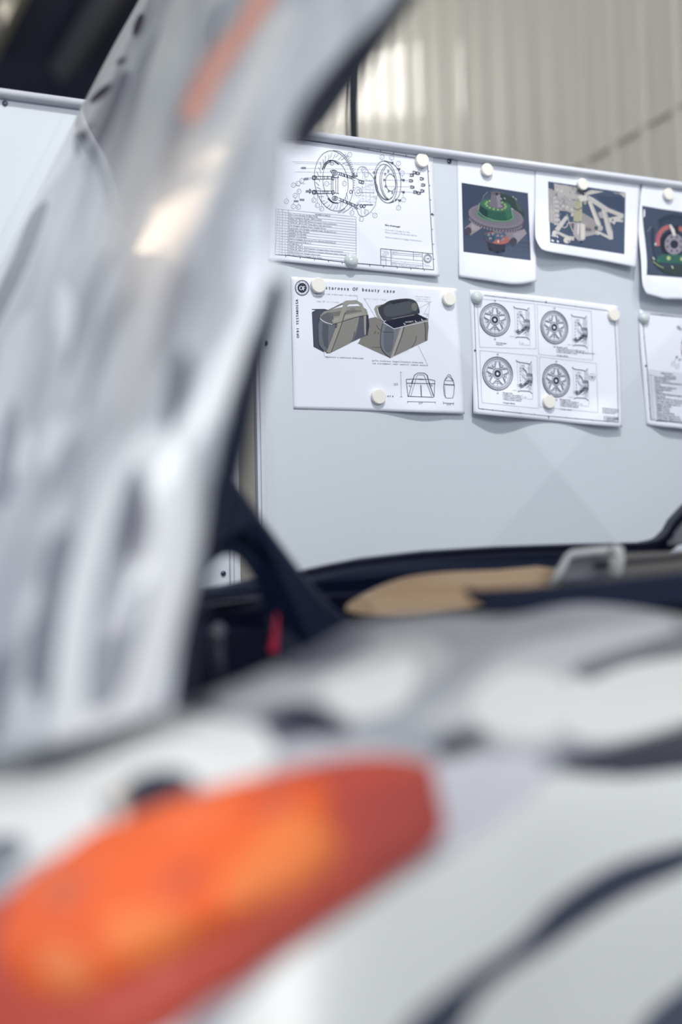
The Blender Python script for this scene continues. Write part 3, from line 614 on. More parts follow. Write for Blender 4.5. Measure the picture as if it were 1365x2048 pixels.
# ---- picture sheets
SKY = (52, 68, 98)
s4 = Sheet('picture_print', 'portrait colour print of a green brake hub on dark blue, lower edge curled', 'picture', h4,
    [[(914.6, 311), (990, 322), (1071.5, 336)], [(1071.5, 336), (1072, 450), (1074, 563)], [(918.6, 554), (970, 561), (1030, 569), (1074, 563)], [(914.6, 311), (917, 430), (918.6, 554)]])
s4.use(910, 310, 7.585)
s4.quadfill([(105, 420), (1112, 578), (1155, 1598), (133, 1468)], G(SKY))
s4.fill([(105, 420), (600, 500), (380, 700), (150, 1000), (118, 900)], G((44, 60, 92))); s4.fill([(700, 1450), (1100, 1200), (1155, 1598), (750, 1550)], G((60, 77, 106)))
PU = G((112, 104, 122)); PU2 = G((92, 86, 104)); PU3 = G((140, 130, 140)); DKP = G((62, 58, 76))
s4.fill([(150, 1110), (260, 1015), (360, 1000), (440, 1090), (350, 1150), (240, 1222)], G((126, 118, 130)), lay=2); s4.fill([(250, 1030), (420, 1080), (330, 1150), (260, 1150)], G((142, 134, 144)), lay=3); s4.disc(200, 1158, 52, 66, DKP, 20, lay=4)
s4.fill([(750, 1170), (880, 1165), (1060, 1120), (1095, 1190), (945, 1345), (860, 1375), (835, 1290)], G((120, 112, 126)), lay=2); s4.fill([(880, 1200), (1060, 1130), (1095, 1190), (960, 1320)], G((136, 128, 140)), lay=3); s4.disc(890, 1315, 55, 62, DKP, 20, lay=4)
s4.disc(628, 985, 425, 168, G((76, 72, 92)), 9, lay=5); s4.disc(628, 928, 425, 178, PU, 9, lay=6); s4.disc(628, 915, 380, 150, G((104, 98, 116)), 9, lay=7)
for k in range(22):
    a = math.radians(18 + k*6.6); x, y = 628+424*math.cos(a)*.988-168*math.sin(a)*.156, 975+424*math.cos(a)*.156+168*math.sin(a)*.988
    s4.fill([(x-13, y-20), (x+9, y-18), (x+9, y+16), (x-13, y+14)], G((128, 122, 138)) if k % 1 == 0 else PU, lay=8); s4.fill([(x+1, y-14), (x+11, y-13), (x+10, y+10), (x+1, y+10)], DKP, lay=9)
s4.fill([(700, 575), (900, 640), (1000, 780), (1055, 890), (1052, 975), (1010, 900), (880, 800), (780, 720), (690, 650)], G((40, 62, 62)), lay=9); s4.fill([(900, 650), (990, 760), (1040, 880), (960, 830)], G((58, 82, 74)), lay=10)
s4.line([(500, 560), (440, 620), (425, 670)], .8, G((130, 150, 150)), lay=12); s4.line([(510, 560), (640, 555), (760, 590)], .8, G((90, 100, 96)), lay=12)
for (x, y) in ((930, 670), (760, 660), (880, 820), (705, 665), (890, 640)): s4.line([(x-12, y-12), (x+12, y+10)], 1.4, G((170, 175, 175)), lay=13)
s4.disc(620, 920, 292, 95, G((70, 130, 100)), 7, lay=10); s4.disc(625, 905, 275, 92, G((24, 84, 66)), 7, lay=11)
s4.fill([(385, 700), (862, 790), (900, 950), (640, 1000), (480, 960), (350, 860)], G((28, 86, 70)), lay=12); s4.fill([(400, 740), (500, 850), (500, 960), (420, 920), (370, 850)], G((20, 58, 62)), lay=13); s4.fill([(760, 850), (850, 800), (880, 940), (800, 985)], G((36, 104, 80)), lay=13)
s4.line([(355, 850), (440, 930), (620, 995), (800, 1000), (905, 940)], 1.2, G((110, 164, 130)), smooth=4, lay=15); s4.line([(378, 730), (358, 840)], 1.4, G((120, 160, 120)), lay=15); s4.line([(860, 800), (885, 940)], 1.2, G((120, 170, 140)), lay=15)
s4.disc(622, 765, 240, 92, G((44, 104, 80)), 9, lay=14); s4.disc(622, 760, 190, 68, G((54, 118, 86)), 9, lay=15)
for k in range(14):
    a = 2*math.pi*k/14; s4.disc(625+150*math.cos(a), 762+66*math.sin(a)+20*math.cos(a), 17, 13, G((150, 168, 84)), lay=17, n=8)
s4.disc(640, 765, 115, 48, G((70, 66, 84)), 9, lay=16); s4.fill([(550, 575), (690, 585), (695, 740), (740, 790), (620, 815), (520, 765), (545, 700)], G((100, 92, 112)), lay=18); s4.fill([(630, 600), (690, 600), (695, 740), (740, 790), (660, 805)], G((122, 112, 132)), lay=19)
s4.disc(620, 580, 72, 28, G((84, 78, 98)), 8, lay=20); s4.disc(640, 592, 18, 22, G((36, 34, 50)), lay=21)
s4.fill([(495, 1290), (775, 1335), (765, 1450), (690, 1480), (600, 1470), (510, 1405)], G((44, 46, 66)), lay=10)
for x, y in ((540, 1430), (650, 1470), (740, 1450)): s4.fill([(x-16, y-20), (x+16, y-20), (x+14, y+18), (x-14, y+18)], G((30, 32, 48)), lay=11)
s4.disc(636, 1262, 198, 88, G((172, 82, 76)), 10, lay=12); s4.fill([(442, 1215), (500, 1185), (640, 1180), (620, 1290), (570, 1335), (500, 1300), (445, 1260)], G((40, 72, 100)), lay=13); s4.fill([(600, 1170), (760, 1180), (770, 1230), (700, 1290), (610, 1270)], G((60, 84, 112)), lay=14)
for (x, y) in ((518, 1213), (542, 1268), (655, 1225), (720, 1235), (735, 1285), (580, 1200)): s4.disc(x, y, 20, 17, G((180, 150, 160)), lay=16, n=10); s4.disc(x+2, y+2, 11, 10, G((30, 32, 50)), lay=17, n=8)
s4.line([(662, 1290), (662, 1330)], 2.4, G((200, 190, 190)), lay=17); s4.fill([(560, 1135), (740, 1165), (700, 1200), (600, 1180)], G((104, 98, 116)), lay=15)
s4.done('printed_picture')

s5 = Sheet('picture_print', 'landscape colour print of a pale suspension frame with yellow spring, corner curling', 'picture', h5,
    [[(1071.5, 336), (1170, 350), (1281, 364)], [(1281, 364), (1278, 450), (1273, 535)], [(1082, 496), (1101, 504), (1208, 522), (1273, 535)], [(1071.5, 336), (1071, 400), (1071, 467), (1075, 484), (1082, 496)]])
s5.use(1070, 330, 6.5)
s5.quadfill([(175, 213), (1183, 358), (1168, 1160), (203, 1008)], G((54, 72, 104)))
s5.fill([(800, 400), (1150, 420), (1160, 620), (900, 500)], G((46, 62, 96)))
BE = G((172, 168, 166)); BE2 = G((148, 144, 146)); BE3 = G((188, 184, 178)); BD = G((104, 100, 108))
s5.fill([(178, 300), (250, 330), (330, 310), (520, 470), (510, 640), (420, 600), (320, 590), (250, 760), (185, 740)], BE2, lay=2)
s5.fill([(250, 235), (330, 255), (420, 262), (560, 330), (600, 400), (560, 470), (420, 410), (330, 440), (260, 330)], G((160, 156, 156)), lay=3)
s5.fill([(430, 270), (530, 285), (650, 380), (700, 460), (650, 480), (560, 400)], BE2, lay=4); s5.fill([(600, 375), (740, 325), (905, 345), (690, 392), (640, 400)], BE, lay=4)
s5.fill([(615, 615), (770, 705), (840, 800), (830, 870), (640, 920), (600, 740)], G((136, 130, 132)), lay=3)
s5.fill([(690, 395), (760, 425), (960, 560), (1160, 640), (1155, 690), (900, 590), (690, 455)], BE, lay=5); s5.line([(700, 405), (960, 570), (1155, 655)], 1.0, BE3, lay=7)
s5.fill([(690, 470), (742, 478), (862, 765), (850, 805), (800, 765)], BE3, lay=6); s5.line([(730, 485), (850, 770)], .8, BD, lay=7)
s5.fill([(870, 575), (935, 600), (1015, 860), (1022, 965), (972, 972), (930, 840), (900, 700)], BE, lay=6); s5.line([(925, 610), (1005, 860)], .9, BD, lay=7)
s5.fill([(820, 620), (880, 600), (900, 690), (850, 690)], BE2, lay=5); s5.fill([(955, 690), (1150, 650), (1152, 745), (1060, 735), (1035, 778), (1000, 745), (950, 755)], BE, lay=5); s5.disc(1015, 715, 14, 18, BD, lay=7, n=10); s5.disc(1135, 705, 12, 16, BD, lay=7, n=10)
s5.fill([(845, 865), (970, 925), (978, 968), (838, 895)], BE, lay=7); s5.fill([(640, 890), (830, 860), (840, 890), (650, 935)], BE2, lay=6); s5.disc(820, 885, 28, 24, BE3, lay=8, n=12); s5.disc(812, 888, 10, 10, BD, lay=9, n=8); s5.disc(855, 820, 34, 40, G((160, 156, 158)), lay=8, n=12)
s5.fill([(780, 795), (825, 800), (822, 842), (778, 838)], G((38, 84, 78)), lay=8); s5.fill([(660, 820), (740, 825), (738, 860), (662, 855)], G((86, 86, 112)), lay=5); s5.line([(665, 805), (720, 812)], 1.2, G((150, 90, 130)), lay=8)
s5.fill([(1080, 365), (1180, 360), (1172, 430), (1130, 390)], BE, lay=4); s5.fill([(1010, 352), (1080, 362), (1085, 380), (1050, 372)], BE2, lay=4)
s5.fill([(525, 440), (622, 452), (610, 735), (505, 715)], G((138, 136, 128)), lay=8)
for k in range(9):
    y = 470+k*30; s5.line([(520-k*1.6, y+6), (560, y+22), (616-k, y-2)], 1.8, G((196, 198, 128)) if k not in (3,) else BD, smooth=4, lay=10); s5.line([(522-k*1.6, y+18), (600, y+12)], .8, G((110, 112, 90)), lay=11)
s5.fill([(560, 400), (680, 390), (690, 460), (600, 480)], BE3, lay=9); s5.ell(657, 495, 14, 14, 1.4, BE3, lay=11)
s5.fill([(515, 750), (600, 745), (655, 770), (658, 960), (640, 982), (570, 985), (545, 960), (500, 900)], G((150, 144, 150)), lay=9); s5.fill([(595, 760), (655, 772), (655, 955), (600, 975)], BE3, lay=10); s5.fill([(560, 760), (585, 765), (575, 900), (555, 900)], BE3, lay=11); s5.line([(592, 760), (592, 975)], .8, BD, lay=12)
s5.fill([(400, 660), (440, 685), (310, 870), (262, 830)], BE, lay=6); s5.fill([(305, 860), (345, 880), (450, 925), (520, 930), (510, 985), (430, 965), (300, 895)], BE, lay=6)
s5.disc(264, 892, 38, 44, BE3, lay=8, n=14); s5.disc(285, 905, 13, 18, BE2, lay=9, n=10); s5.disc(285, 905, 6, 8, DKP, lay=10, n=8); s5.disc(422, 978, 46, 42, BE3, lay=8, n=14); s5.disc(442, 992, 15, 19, BE2, lay=9, n=10); s5.disc(442, 992, 6, 8, DKP, lay=10, n=8)
s5.fill([(245, 480), (325, 470), (312, 785), (252, 780)], G((158, 154, 156)), lay=6)
for k in range(9): s5.line([(262, 500+k*30), (325, 512+k*30)], 1.0, BE3 if k % 2 else BD, lay=9)
s5.fill([(180, 500), (235, 510), (225, 745), (188, 740)], BE2, lay=5)
for k in range(7): s5.line([(205, 540+k*28), (235, 548+k*28)], 1.0, BE3, lay=9)
s5.line([(315, 690), (350, 780), (385, 815), (425, 790), (430, 760), (520, 745)], 1.4, BE3, smooth=5, lay=11); s5.line([(420, 640), (440, 720), (500, 870)], 1.2, BE3, lay=11)
rr = random.Random(11)
for _ in range(70):
    x, y = rr.uniform(190, 520), rr.uniform(300, 700)
    if x > 340 and y > 600 and x < 400: continue
    s5.line([(x, y), (x+rr.uniform(-30, 30), y+rr.uniform(-28, 28))], rr.uniform(.8, 1.8), rr.choice([BE3, BE, BE2, BD, BD]), lay=7)
for (x, y) in ((285, 480), (370, 535), (425, 555), (255, 435), (490, 650), (345, 350), (300, 330)): s5.disc(x, y, 18, 20, BE3, lay=8, n=10); s5.disc(x+2, y+4, 7, 8, BD, lay=9, n=8)
s5.fill([(330, 600), (400, 605), (395, 680), (345, 760), (318, 700)], G((50, 66, 96)), lay=4)
s5.disc(480, 775, 18, 14, G((150, 80, 110)), lay=12, n=8); s5.fill([(448, 800), (470, 805), (465, 865), (445, 860)], G((40, 92, 80)), lay=12); s5.disc(605, 1000, 14, 10, G((40, 42, 60)), lay=12, n=8)
s5.disc(590, 345, 45, 35, G((44, 62, 90)), lay=12); s5.ell(595, 360, 30, 18, 1.0, BE2, lay=13)
s5.use(1070, 330, 6.5); s5.disc(1300, 1072, 5, 5, INK, n=8)
s5.done('printed_picture')

s6 = Sheet('picture_print', 'colour print of a red and green brake drum at the right edge of photo', 'picture', h6,
    [[(1285, 368), (1365, 382), (1440, 392)], [(1440, 392), (1444, 500), (1450, 606)], [(1294.3, 588.3), (1316, 594), (1333, 598.5), (1365, 599), (1450, 606)], [(1285, 368), (1277.8, 455), (1283, 519), (1286, 567), (1294.3, 588.3)]])
s6.use(1265, 360, 8.19)
e6 = catmull([(165, 420), (180, 700), (240, 1250), (240, 1555)], 6, False)
s6.fill([tuple(p) for p in e6] + [(819, 1600), (1230, 1625), (1230, 580), (819, 522), (480, 475)], G((54, 68, 98)), lay=0)
s6.disc(680, 1060, 425, 500, G((34, 52, 80)), lay=1, n=40); s6.ell(680, 1060, 425, 500, .8, G((28, 58, 76)), lay=3); s6.disc(690, 1060, 330, 420, G((40, 58, 84)), lay=2, n=36)
s6.line([(425, 1080), (420, 960), (470, 850), (540, 790), (610, 765)], 9, G((178, 78, 84)), smooth=6, lay=4); s6.line([(400, 1050), (400, 960), (440, 870)], 2.5, G((150, 60, 100)), smooth=5, lay=5)
s6.disc(660, 1050, 200, 215, G((26, 34, 56)), lay=5, n=30); s6.line([(740, 800), (800, 800), (870, 850), (920, 950)], 9, G((178, 78, 84)), smooth=5, lay=6); s6.disc(690, 1050, 155, 172, G((124, 118, 136)), lay=7, n=30); s6.disc(692, 1052, 66, 70, G((30, 40, 66)), lay=8)
for k in range(8): a = 2*math.pi*(k+.5)/8; s6.disc(692+118*math.cos(a), 1048+122*math.sin(a), 15, 17, G((34, 36, 56)), lay=9, n=10)
s6.fill([(610, 735), (640, 730), (700, 820), (715, 905), (680, 915), (650, 850)], G((196, 192, 184)), lay=10); s6.fill([(690, 750), (760, 740), (770, 880), (710, 880)], G((30, 40, 52)), lay=9)
s6.fill([(410, 1250), (520, 1215), (819, 1225), (1000, 1240), (1000, 1370), (700, 1370), (420, 1350)], G((32, 92, 80)), lay=9); s6.disc(600, 1280, 32, 34, G((160, 176, 100)), lay=10); s6.disc(822, 1295, 32, 34, G((160, 176, 100)), lay=10)
s6.fill([(300, 1240), (380, 1320), (520, 1440), (700, 1400), (1000, 1380), (1050, 1480), (800, 1570), (600, 1540), (450, 1460), (330, 1340)], G((42, 58, 60)), lay=8); s6.line([(340, 1330), (430, 1400), (520, 1440)], 2.0, G((130, 146, 96)), lay=10); s6.line([(340, 1265), (370, 1305)], 2.2, G((190, 192, 180)), lay=10); s6.line([(650, 1405), (675, 1450)], 2.0, G((190, 192, 150)), lay=10); s6.disc(430, 1320, 26, 34, G((36, 110, 84)), lay=11, n=10)
s6.line([(250, 850), (310, 770)], 1, G((120, 140, 160)), lay=10)
s6.disc(385, 1050, 18, 26, G((170, 170, 176)), lay=8, n=8)
s6.done('printed_picture')

# ---- parts list at the right edge
s7 = Sheet('technical_drawing', 'printed sheet with a long parts list, cut by the right edge of the photo', 'drawing', h7,
    [[(1280, 619), (1400, 636), (1545, 656)], [(1545, 656), (1555, 770), (1562, 880)], [(1294.4, 850.3), (1365, 857.6), (1562, 880)], [(1280, 619), (1281, 680), (1294.4, 850.3)]])
s7.use(1270, 600, 7.59)
s7.line([(240, 212), (721, 262), (1900, 400)], 1.0); s7.line([(130, 350), (160, 700), (190, 1000), (245, 1815)], 1.0); s7.line([(245, 1815), (721, 1868), (2000, 2010)], .9)
for x, y in ((243, 212), (418, 230), (590, 248)): s7.disc(x, y, 7, 9, INK, n=8)
for x, y in ((148, 570), (170, 785), (200, 1218), (215, 1435), (232, 1655)): s7.line([(x-10, y), (x+8, y)], 1)
s7.fill([(150, 1000), (190, 985), (190, 1012)], INK); s7.line([(165, 985), (170, 1018)], 1)
for x, y in ((585, 968), (648, 1012)): s7.ell(x, y, 24, 27, .6, GREY)
for p in ([(600, 945), (625, 895)], [(660, 990), (680, 955)]): s7.line(p, .6, GREY)
for (x, y) in ((640, 870), (690, 905), (670, 425), (710, 450), (735, 640), (740, 800)):
    for k in range(5): s7.line([(x+rr.uniform(-20, 20), y+rr.uniform(-25, 25)), (x+rr.uniform(-20, 20), y+rr.uniform(-25, 25))], .9, GREY if k % 2 else INK)
for p in ([(640, 410), (660, 395), (700, 420)], [(760, 500), (720, 640), (715, 800), (760, 900)], [(780, 400), (900, 500), (1000, 800)]): s7.line(p, .8, smooth=4)
LT = ['', '', 'Disco carbonio Brembo 380.34.12.20', 'Pinza freno 6-P30R_L_12', 'FTS19A-09_001-0_R01 Adattatore pinza freno', 'anteriore', 'Vite fissaggio pinza, Origine Ferrari', 'Rosetta elastica 12x18 sp 1.2', 'M12x1.25_30', 'FTS19A-09_003-0_R01 Prigioniero fissaggio pinza', 'Freno anteriore', 'FTS19A-09_007-0_R01 Tazza disco freno anteriore', 'Vite fissaggio campana freno_Origine Ferrari', 'Rosetta per vite fissaggio campana freno', '103008 Nottolino Brembo', 'A1683105 Vite Brembo', 'A1683107 Vite Brembo', 'Rosetta Brembo R05.0760.20', '041.86.51 Piastrina fissaggio disco freno', '05.7x10.25 Molletta fissaggio disco freno', 'FTS19A-09_002-0_R01 Distanziale di montaggio']
for r in range(21):
    y0 = 1065 + r*36; x0 = 195 + r*2.4; s7.line([(x0, y0), (x0+560, y0+60)], .5, GREY)
    if LT[r]: s7.text(LT[r], x0+108, y0+40, 20, 6, wx=.72, bold=1.5)
    if r > 1: s7.text('%d' % (r-1), x0+14, y0+28, 17, 6, mt=GREY); s7.text('1', x0+62, y0+32, 17, 6, mt=GREY)
s7.text('ELENCO PARTI', 400, 1118, 18, 6, bold=1.5); s7.text('Elemento', 205, 1140, 16, 6); s7.text('NUMERO PARTE', 450, 1160, 17, 6, bold=1)
for dx in (40, 90): s7.line([(205+dx, 1150), (252+dx, 1810)], .4, GREY)
s7.text('generale disegno', 330, 1838, 18, 4, bold=2)
s7.done()

# ================================================================== MAGNETS
def magnet(px, py, r, h, dome, label, group):
    c = onB(px, py, h+.006); n = 36; mt = M_dome if dome else M_white; yb = -h
    prof = [(0.98, 0.0), (1.0, .001), (1.0, .0055), (.97, .0066), (.90, .0070), (0.0, .0071)] if not dome else [(1.0, 0), (1.0, .002), (.96, .0042), (.84, .0066), (.62, .0084), (.34, .0094), (0.0, .0097)]
    vs = []; fs = []
    for k, (q, t) in enumerate(prof[:-1]):
        for j in range(n): a = 2*math.pi*j/n; vs.append((c[0]+r*q*math.cos(a), yb-t, c[2]+r*q*math.sin(a)))
    m = len(prof)-1
    for k in range(m-1):
        for j in range(n): fs.append((k*n+j, k*n+(j+1) % n, (k+1)*n+(j+1) % n, (k+1)*n+j))
    vs.append((c[0], yb-prof[-1][1], c[2])); fs += [((m-1)*n+j, (m-1)*n+(j+1) % n, m*n) for j in range(n)]; fs.append(tuple(range(n)))
    mb = MB(); mb.add(vs, fs, mt); o = mb.build('magnet', smooth=dome, bevel=0)
    setp(o, label, 'magnet', group)
GW, GD = 'flat white round magnets on the board', 'glossy domed magnets on the board'
magnet(846, 320, .0118, h1(846, 320)+.0003, 0, 'flat white magnet at the upper right corner of the brake assembly drawing', GW)
magnet(705, 520, .0118, h1(705, 520)+.0003, 1, 'glossy domed magnet at the lower edge of the brake assembly drawing', GD)
magnet(976, 339, .0110, h4(976, 339)+.0003, 0, 'flat white magnet on the portrait print of the green brake hub', GW)
magnet(1167, 368, .0105, h5(1167, 368)+.0003, 0, 'flat white magnet on the print of the pale suspension frame', GW)
magnet(1339, 388, .0108, h6(1339, 388)+.0003, 0, 'flat white magnet on the print of the red and green brake drum', GW)
magnet(638, 570, .0124, h2(638, 570)+.0003, 0, 'flat white magnet covering the start of the beauty case title', GW)
magnet(900, 597, .0116, h2(900, 597)+.0003, 0, 'flat white magnet at the upper right corner of the beauty case sheet', GW)
magnet(759, 793, .0122, h2(759, 793)+.0003, 0, 'flat white magnet at the lower middle of the beauty case sheet', GW)
magnet(957, 594, .0108, h3(957, 594)+.0003, 1, 'glossy domed magnet at the upper left corner of the four wheel drawing', GD)
magnet(1230, 629, .0112, h3(1230, 629)+.0003, 0, 'flat white magnet at the upper right corner of the four wheel drawing', GW)
magnet(1100, 803, .0116, h3(1100, 803)+.0003, 0, 'flat white magnet at the lower edge of the four wheel drawing', GW)
magnet(1292, 635, .0105, h7(1292, 635)+.0003, 1, 'glossy domed magnet at the corner of the parts list sheet by the right edge', GD)

# ================================================================== CAR
car = setp(empty('car', (0.35, -1.0, 0.0)), 'car in black, grey and white camouflage wrap with its lid raised', 'car')
def inside(P, poly):
    x, y = P[:, 0], P[:, 1]; res = np.zeros(len(P), bool); n = len(poly); j = n-1
    for i in range(n):
        xi, yi = poly[i]; xj, yj = poly[j]
        c = ((yi > y) != (yj > y)) & (x < (xj-xi)*(y-yi)/((yj-yi) if yj != yi else 1e-9)+xi)
        res ^= c; j = i
    return res
def E(cx, cy, rx, ry, rot=0, n=20):
    c, s = math.cos(math.radians(rot)), math.sin(math.radians(rot))
    return [(cx+rx*math.cos(a)*c-ry*math.sin(a)*s, cy+rx*math.cos(a)*s+ry*math.sin(a)*c) for a in [2*math.pi*i/n for i in range(n)]]
def S(*p): return [tuple(q) for q in catmull(p, 5)]
def paint(me, pts, base, blobs, streak=None):
    """printed wrap and lens colours, painted reflection and glow included, as a colour attribute"""
    px = np.array([proj(np.array(p)) for p in pts]); col = np.tile(np.array(lin(base)), (len(px), 1))
    if streak:
        amp, dirx, sc = streak
        for i, p in enumerate(px):
            a = (p[0]+dirx*p[1]); nval = noise.noise(Vector((a/sc[0], p[1]/sc[1], 3.1))); 
            if nval > .12: col[i] = col[i]*(1+amp)
            elif nval < -.12: col[i] = col[i]*(1-amp)
    for poly, rgb in blobs:
        m = inside(px, poly); col[m] = lin(rgb)
    at = me.color_attributes.new('pattern', 'FLOAT_COLOR', 'POINT')
    at.data.foreach_set('color', np.concatenate([col, np.ones((len(col), 1))], 1).ravel())
def patch(name, rows, nu, nv, mt, parent, base, blobs, streak=None, thick=.003, bulge=None, label=None):
    """rows of (px, py, distance) running left to right; a smooth sheet through them"""
    R = [catmull([W(*p) for p in r], 8, False) for r in rows]
    def ev(P, t):
        k = (len(P)-1)*t; i = min(int(k), len(P)-2); return P[i]+(P[i+1]-P[i])*(k-i)
    G_ = np.array([[ev(r, i/nu) for i in range(nu+1)] for r in R])
    cols = [catmull(G_[:, i], 8, False) for i in range(nu+1)]
    vs = [ev(cols[i], j/nv) + (bulge(i/nu, j/nv) if bulge else 0) for j in range(nv+1) for i in range(nu+1)]
    k = nu+1; me = D.meshes.new(name); me.from_pydata([tuple(v) for v in vs], [], [(j*k+i, (j+1)*k+i, (j+1)*k+i+1, j*k+i+1) for j in range(nv) for i in range(nu)])
    me.materials.append(mt); me.polygons.foreach_set('use_smooth', [True]*len(me.polygons))
    paint(me, vs, base, blobs, streak)
    o = link(name, me, parent)
    md = o.modifiers.new('thick', 'SOLIDIFY'); md.thickness = thick; md.offset = -1
    if label: o['label'] = label
    return o

DK = (38, 38, 54); MG = (120, 122, 130); LG = (170, 173, 178); WH = (226, 228, 226); GR = (146, 149, 155)
lid_rows = [
    [(335, -110, 1.90), (470, -110, 1.45), (640, -110, 1.15), (860, -110, .98)],
    [(278, 0, 1.88), (400, 0, 1.42), (560, 5, 1.12), (765, 15, .97)],
    [(225, 95, 1.86), (350, 105, 1.40), (500, 115, 1.10), (668, 115, .96)],
    [(171, 199, 1.84), (290, 210, 1.38), (430, 225, 1.08), (585, 232, .95)],
    [(98, 340, 1.80), (220, 360, 1.36), (380, 370, 1.07), (560, 360, .94)],
    [(0, 531, 1.76), (140, 545, 1.34), (330, 550, 1.05), (538, 540, .93)],
    [(-90, 720, 1.72), (80, 735, 1.32), (280, 735, 1.03), (482, 715, .92)],
    [(-190, 940, 1.68), (10, 945, 1.28), (230, 930, 1.00), (428, 890, .91)],
    [(-270, 1150, 1.64), (-60, 1160, 1.25), (180, 1130, .98), (396, 1110, .90)],
    [(-340, 1360, 1.60), (-110, 1350, 1.22), (130, 1330, .96), (358, 1280, .89)],
    [(-380, 1560, 1.56), (-140, 1540, 1.20), (100, 1500, .95), (338, 1420, .88)],
]
lid_blobs = [
    (S((80, 0), (250, -100), (330, -100), (240, 120), (150, 300), (60, 430), (0, 560), (-60, 650)), WH),
    (E(277, 50, 9, 26, 20), (52, 42, 60)), (E(243, 122, 12, 6, -25), (70, 60, 76)), (E(203, 186, 30, 8, -42), (48, 42, 56)), (S((150, 268), (178, 262), (168, 290), (153, 315), (148, 295)), DK), (E(180, 252, 12, 5, -35), MG),
    (S((96, 402), (84, 450), (50, 540), (0, 640), (-30, 700), (-12, 600), (30, 510), (62, 430)), (50, 46, 60)),
    (S((262, 150), (232, 230), (180, 350), (170, 320), (210, 230), (240, 150)), MG), (S((330, 40), (300, 120), (250, 260), (275, 130)), GR),
    (S((205, 290), (180, 400), (150, 500), (165, 380)), GR),
    (S((240, 490), (205, 560), (175, 660), (130, 760), (150, 640), (190, 540)), MG), (S((262, 580), (215, 690), (180, 800), (160, 830), (200, 660)), (104, 106, 114)),
    (S((330, 560), (375, 520), (400, 560), (360, 660), (330, 740), (310, 680)), GR),
    (S((372, 700), (385, 740), (365, 830), (340, 860), (332, 820), (345, 740)), (78, 80, 92)),
    (S((110, 640), (90, 760), (60, 860), (75, 740)), GR), (S((230, 820), (170, 900), (130, 1000), (150, 900)), MG),
    (S((330, 30), (380, -20), (360, 160), (250, 420), (200, 520), (240, 360)), (205, 208, 206)), (S((420, 60), (450, 0), (400, 200), (330, 380), (350, 240)), GR),
    (S((520, 60), (600, 20), (520, 200), (430, 380), (420, 330)), (212, 212, 208)),
    (S((440, 380), (470, 400), (420, 520), (380, 560)), LG),
    (S((520, -60), (480, 30), (415, 110), (370, 190), (365, 235), (400, 240), (440, 170), (500, 80), (560, -20)), (226, 168, 150)),  # salmon lamp reflection painted into the wrap colours
    # pale loop and the dark shape it encloses
    (S((100, 1480), (115, 1300), (145, 1130), (190, 990), (250, 890), (300, 855), (345, 880), (385, 960), (380, 1110), (345, 1280), (300, 1420), (240, 1500)), WH),
    (S((275, 930), (305, 1000), (300, 1100), (262, 1180), (300, 1160), (275, 1290), (235, 1400), (180, 1420), (172, 1340), (190, 1200), (225, 1050), (250, 960)), GR),
    (S((275, 960), (292, 1020), (285, 1100), (255, 1130), (240, 1090), (256, 1010)), (66, 68, 84)), (S((250, 1200), (240, 1290), (215, 1350), (208, 1290), (228, 1220)), MG),
    (S((110, 1060), (75, 1180), (50, 1330), (60, 1420), (100, 1400), (120, 1220), (150, 1080)), MG), (S((20, 780), (0, 900), (-20, 1000), (20, 1000), (40, 880)), MG),
    (S((150, 880), (120, 960), (90, 1060), (80, 1000), (110, 900)), GR), (S((0, 1150), (30, 1080), (40, 1200), (10, 1340), (-20, 1300)), LG),
    (E(108, 1035, 20, 45, 15), (205, 208, 210)), (E(58, 1215, 16, 52, 18), (214, 216, 217)), (E(55, 1430, 20, 55, 8), (214, 216, 217)), (E(105, 885, 18, 58, 20), WH), (E(45, 905, 13, 50, 14), WH), (S((20, 1300), (0, 1440), (-20, 1500), (-20, 1340)), (90, 92, 104)),
    (S((0, 700), (60, 620), (40, 760), (-10, 860)), (205, 208, 210)), (S((120, 560), (150, 620), (130, 700), (110, 640)), WH),
    (S((470, 560), (500, 640), (440, 900), (400, 1080), (355, 1290), (320, 1400), (360, 1400), (420, 1180), (480, 900), (530, 640), (540, 440), (490, 420)), (214, 218, 224)),
]
def lid_bulge(u, v):
    return (RT*-0.35 - FW*0.65 + UP*.1)*0.05*math.sin(math.pi*min(1, u*1.0))*(.7+.3*v)
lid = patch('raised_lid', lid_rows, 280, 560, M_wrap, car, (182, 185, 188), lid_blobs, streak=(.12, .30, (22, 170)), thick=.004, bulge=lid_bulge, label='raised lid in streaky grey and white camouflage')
# underside return of the lid: dark, showing past the right edge
def band(name, a, b, thick, mt, parent, bevel=.003): return solid(name, [*a, *b[::-1]], thick, mt, parent, bevel)
a = [(800, -40, .99), (725, 45, .985), (650, 120, .98), (585, 200, .975), (560, 270, .97)]
b = [(840, -20, 1.06), (774, 75, 1.06), (718, 160, 1.06), (664, 235, 1.06), (610, 298, 1.04)]
lid_in = band('inner_flange', a, b, .012, M_navy, lid)
a = [(535, 590, .95), (485, 725, .94), (438, 880, .93), (405, 1040, .92), (375, 1180, .91), (335, 1400, .90)]
b = [(566, 590, .99), (540, 700, 1.0), (518, 790, 1.0), (499, 890, 1.0), (480, 970, 1.0), (450, 1060, 1.0), (425, 1130, 1.0), (405, 1180, 1.0), (395, 1300, 1.0), (365, 1440, .98)]
band('inner_flange', a, b, .012, M_navy, lid)
mb = MB(); mb.tube([W(552, 572, 1.0), W(548, 590, .99), W(540, 620, .98), W(520, 690, .97), W(505, 740, .97)], [.005, .0075, .006, .005, .004], M_navy, 12); mb.build('bump_stop', lid, smooth=True)

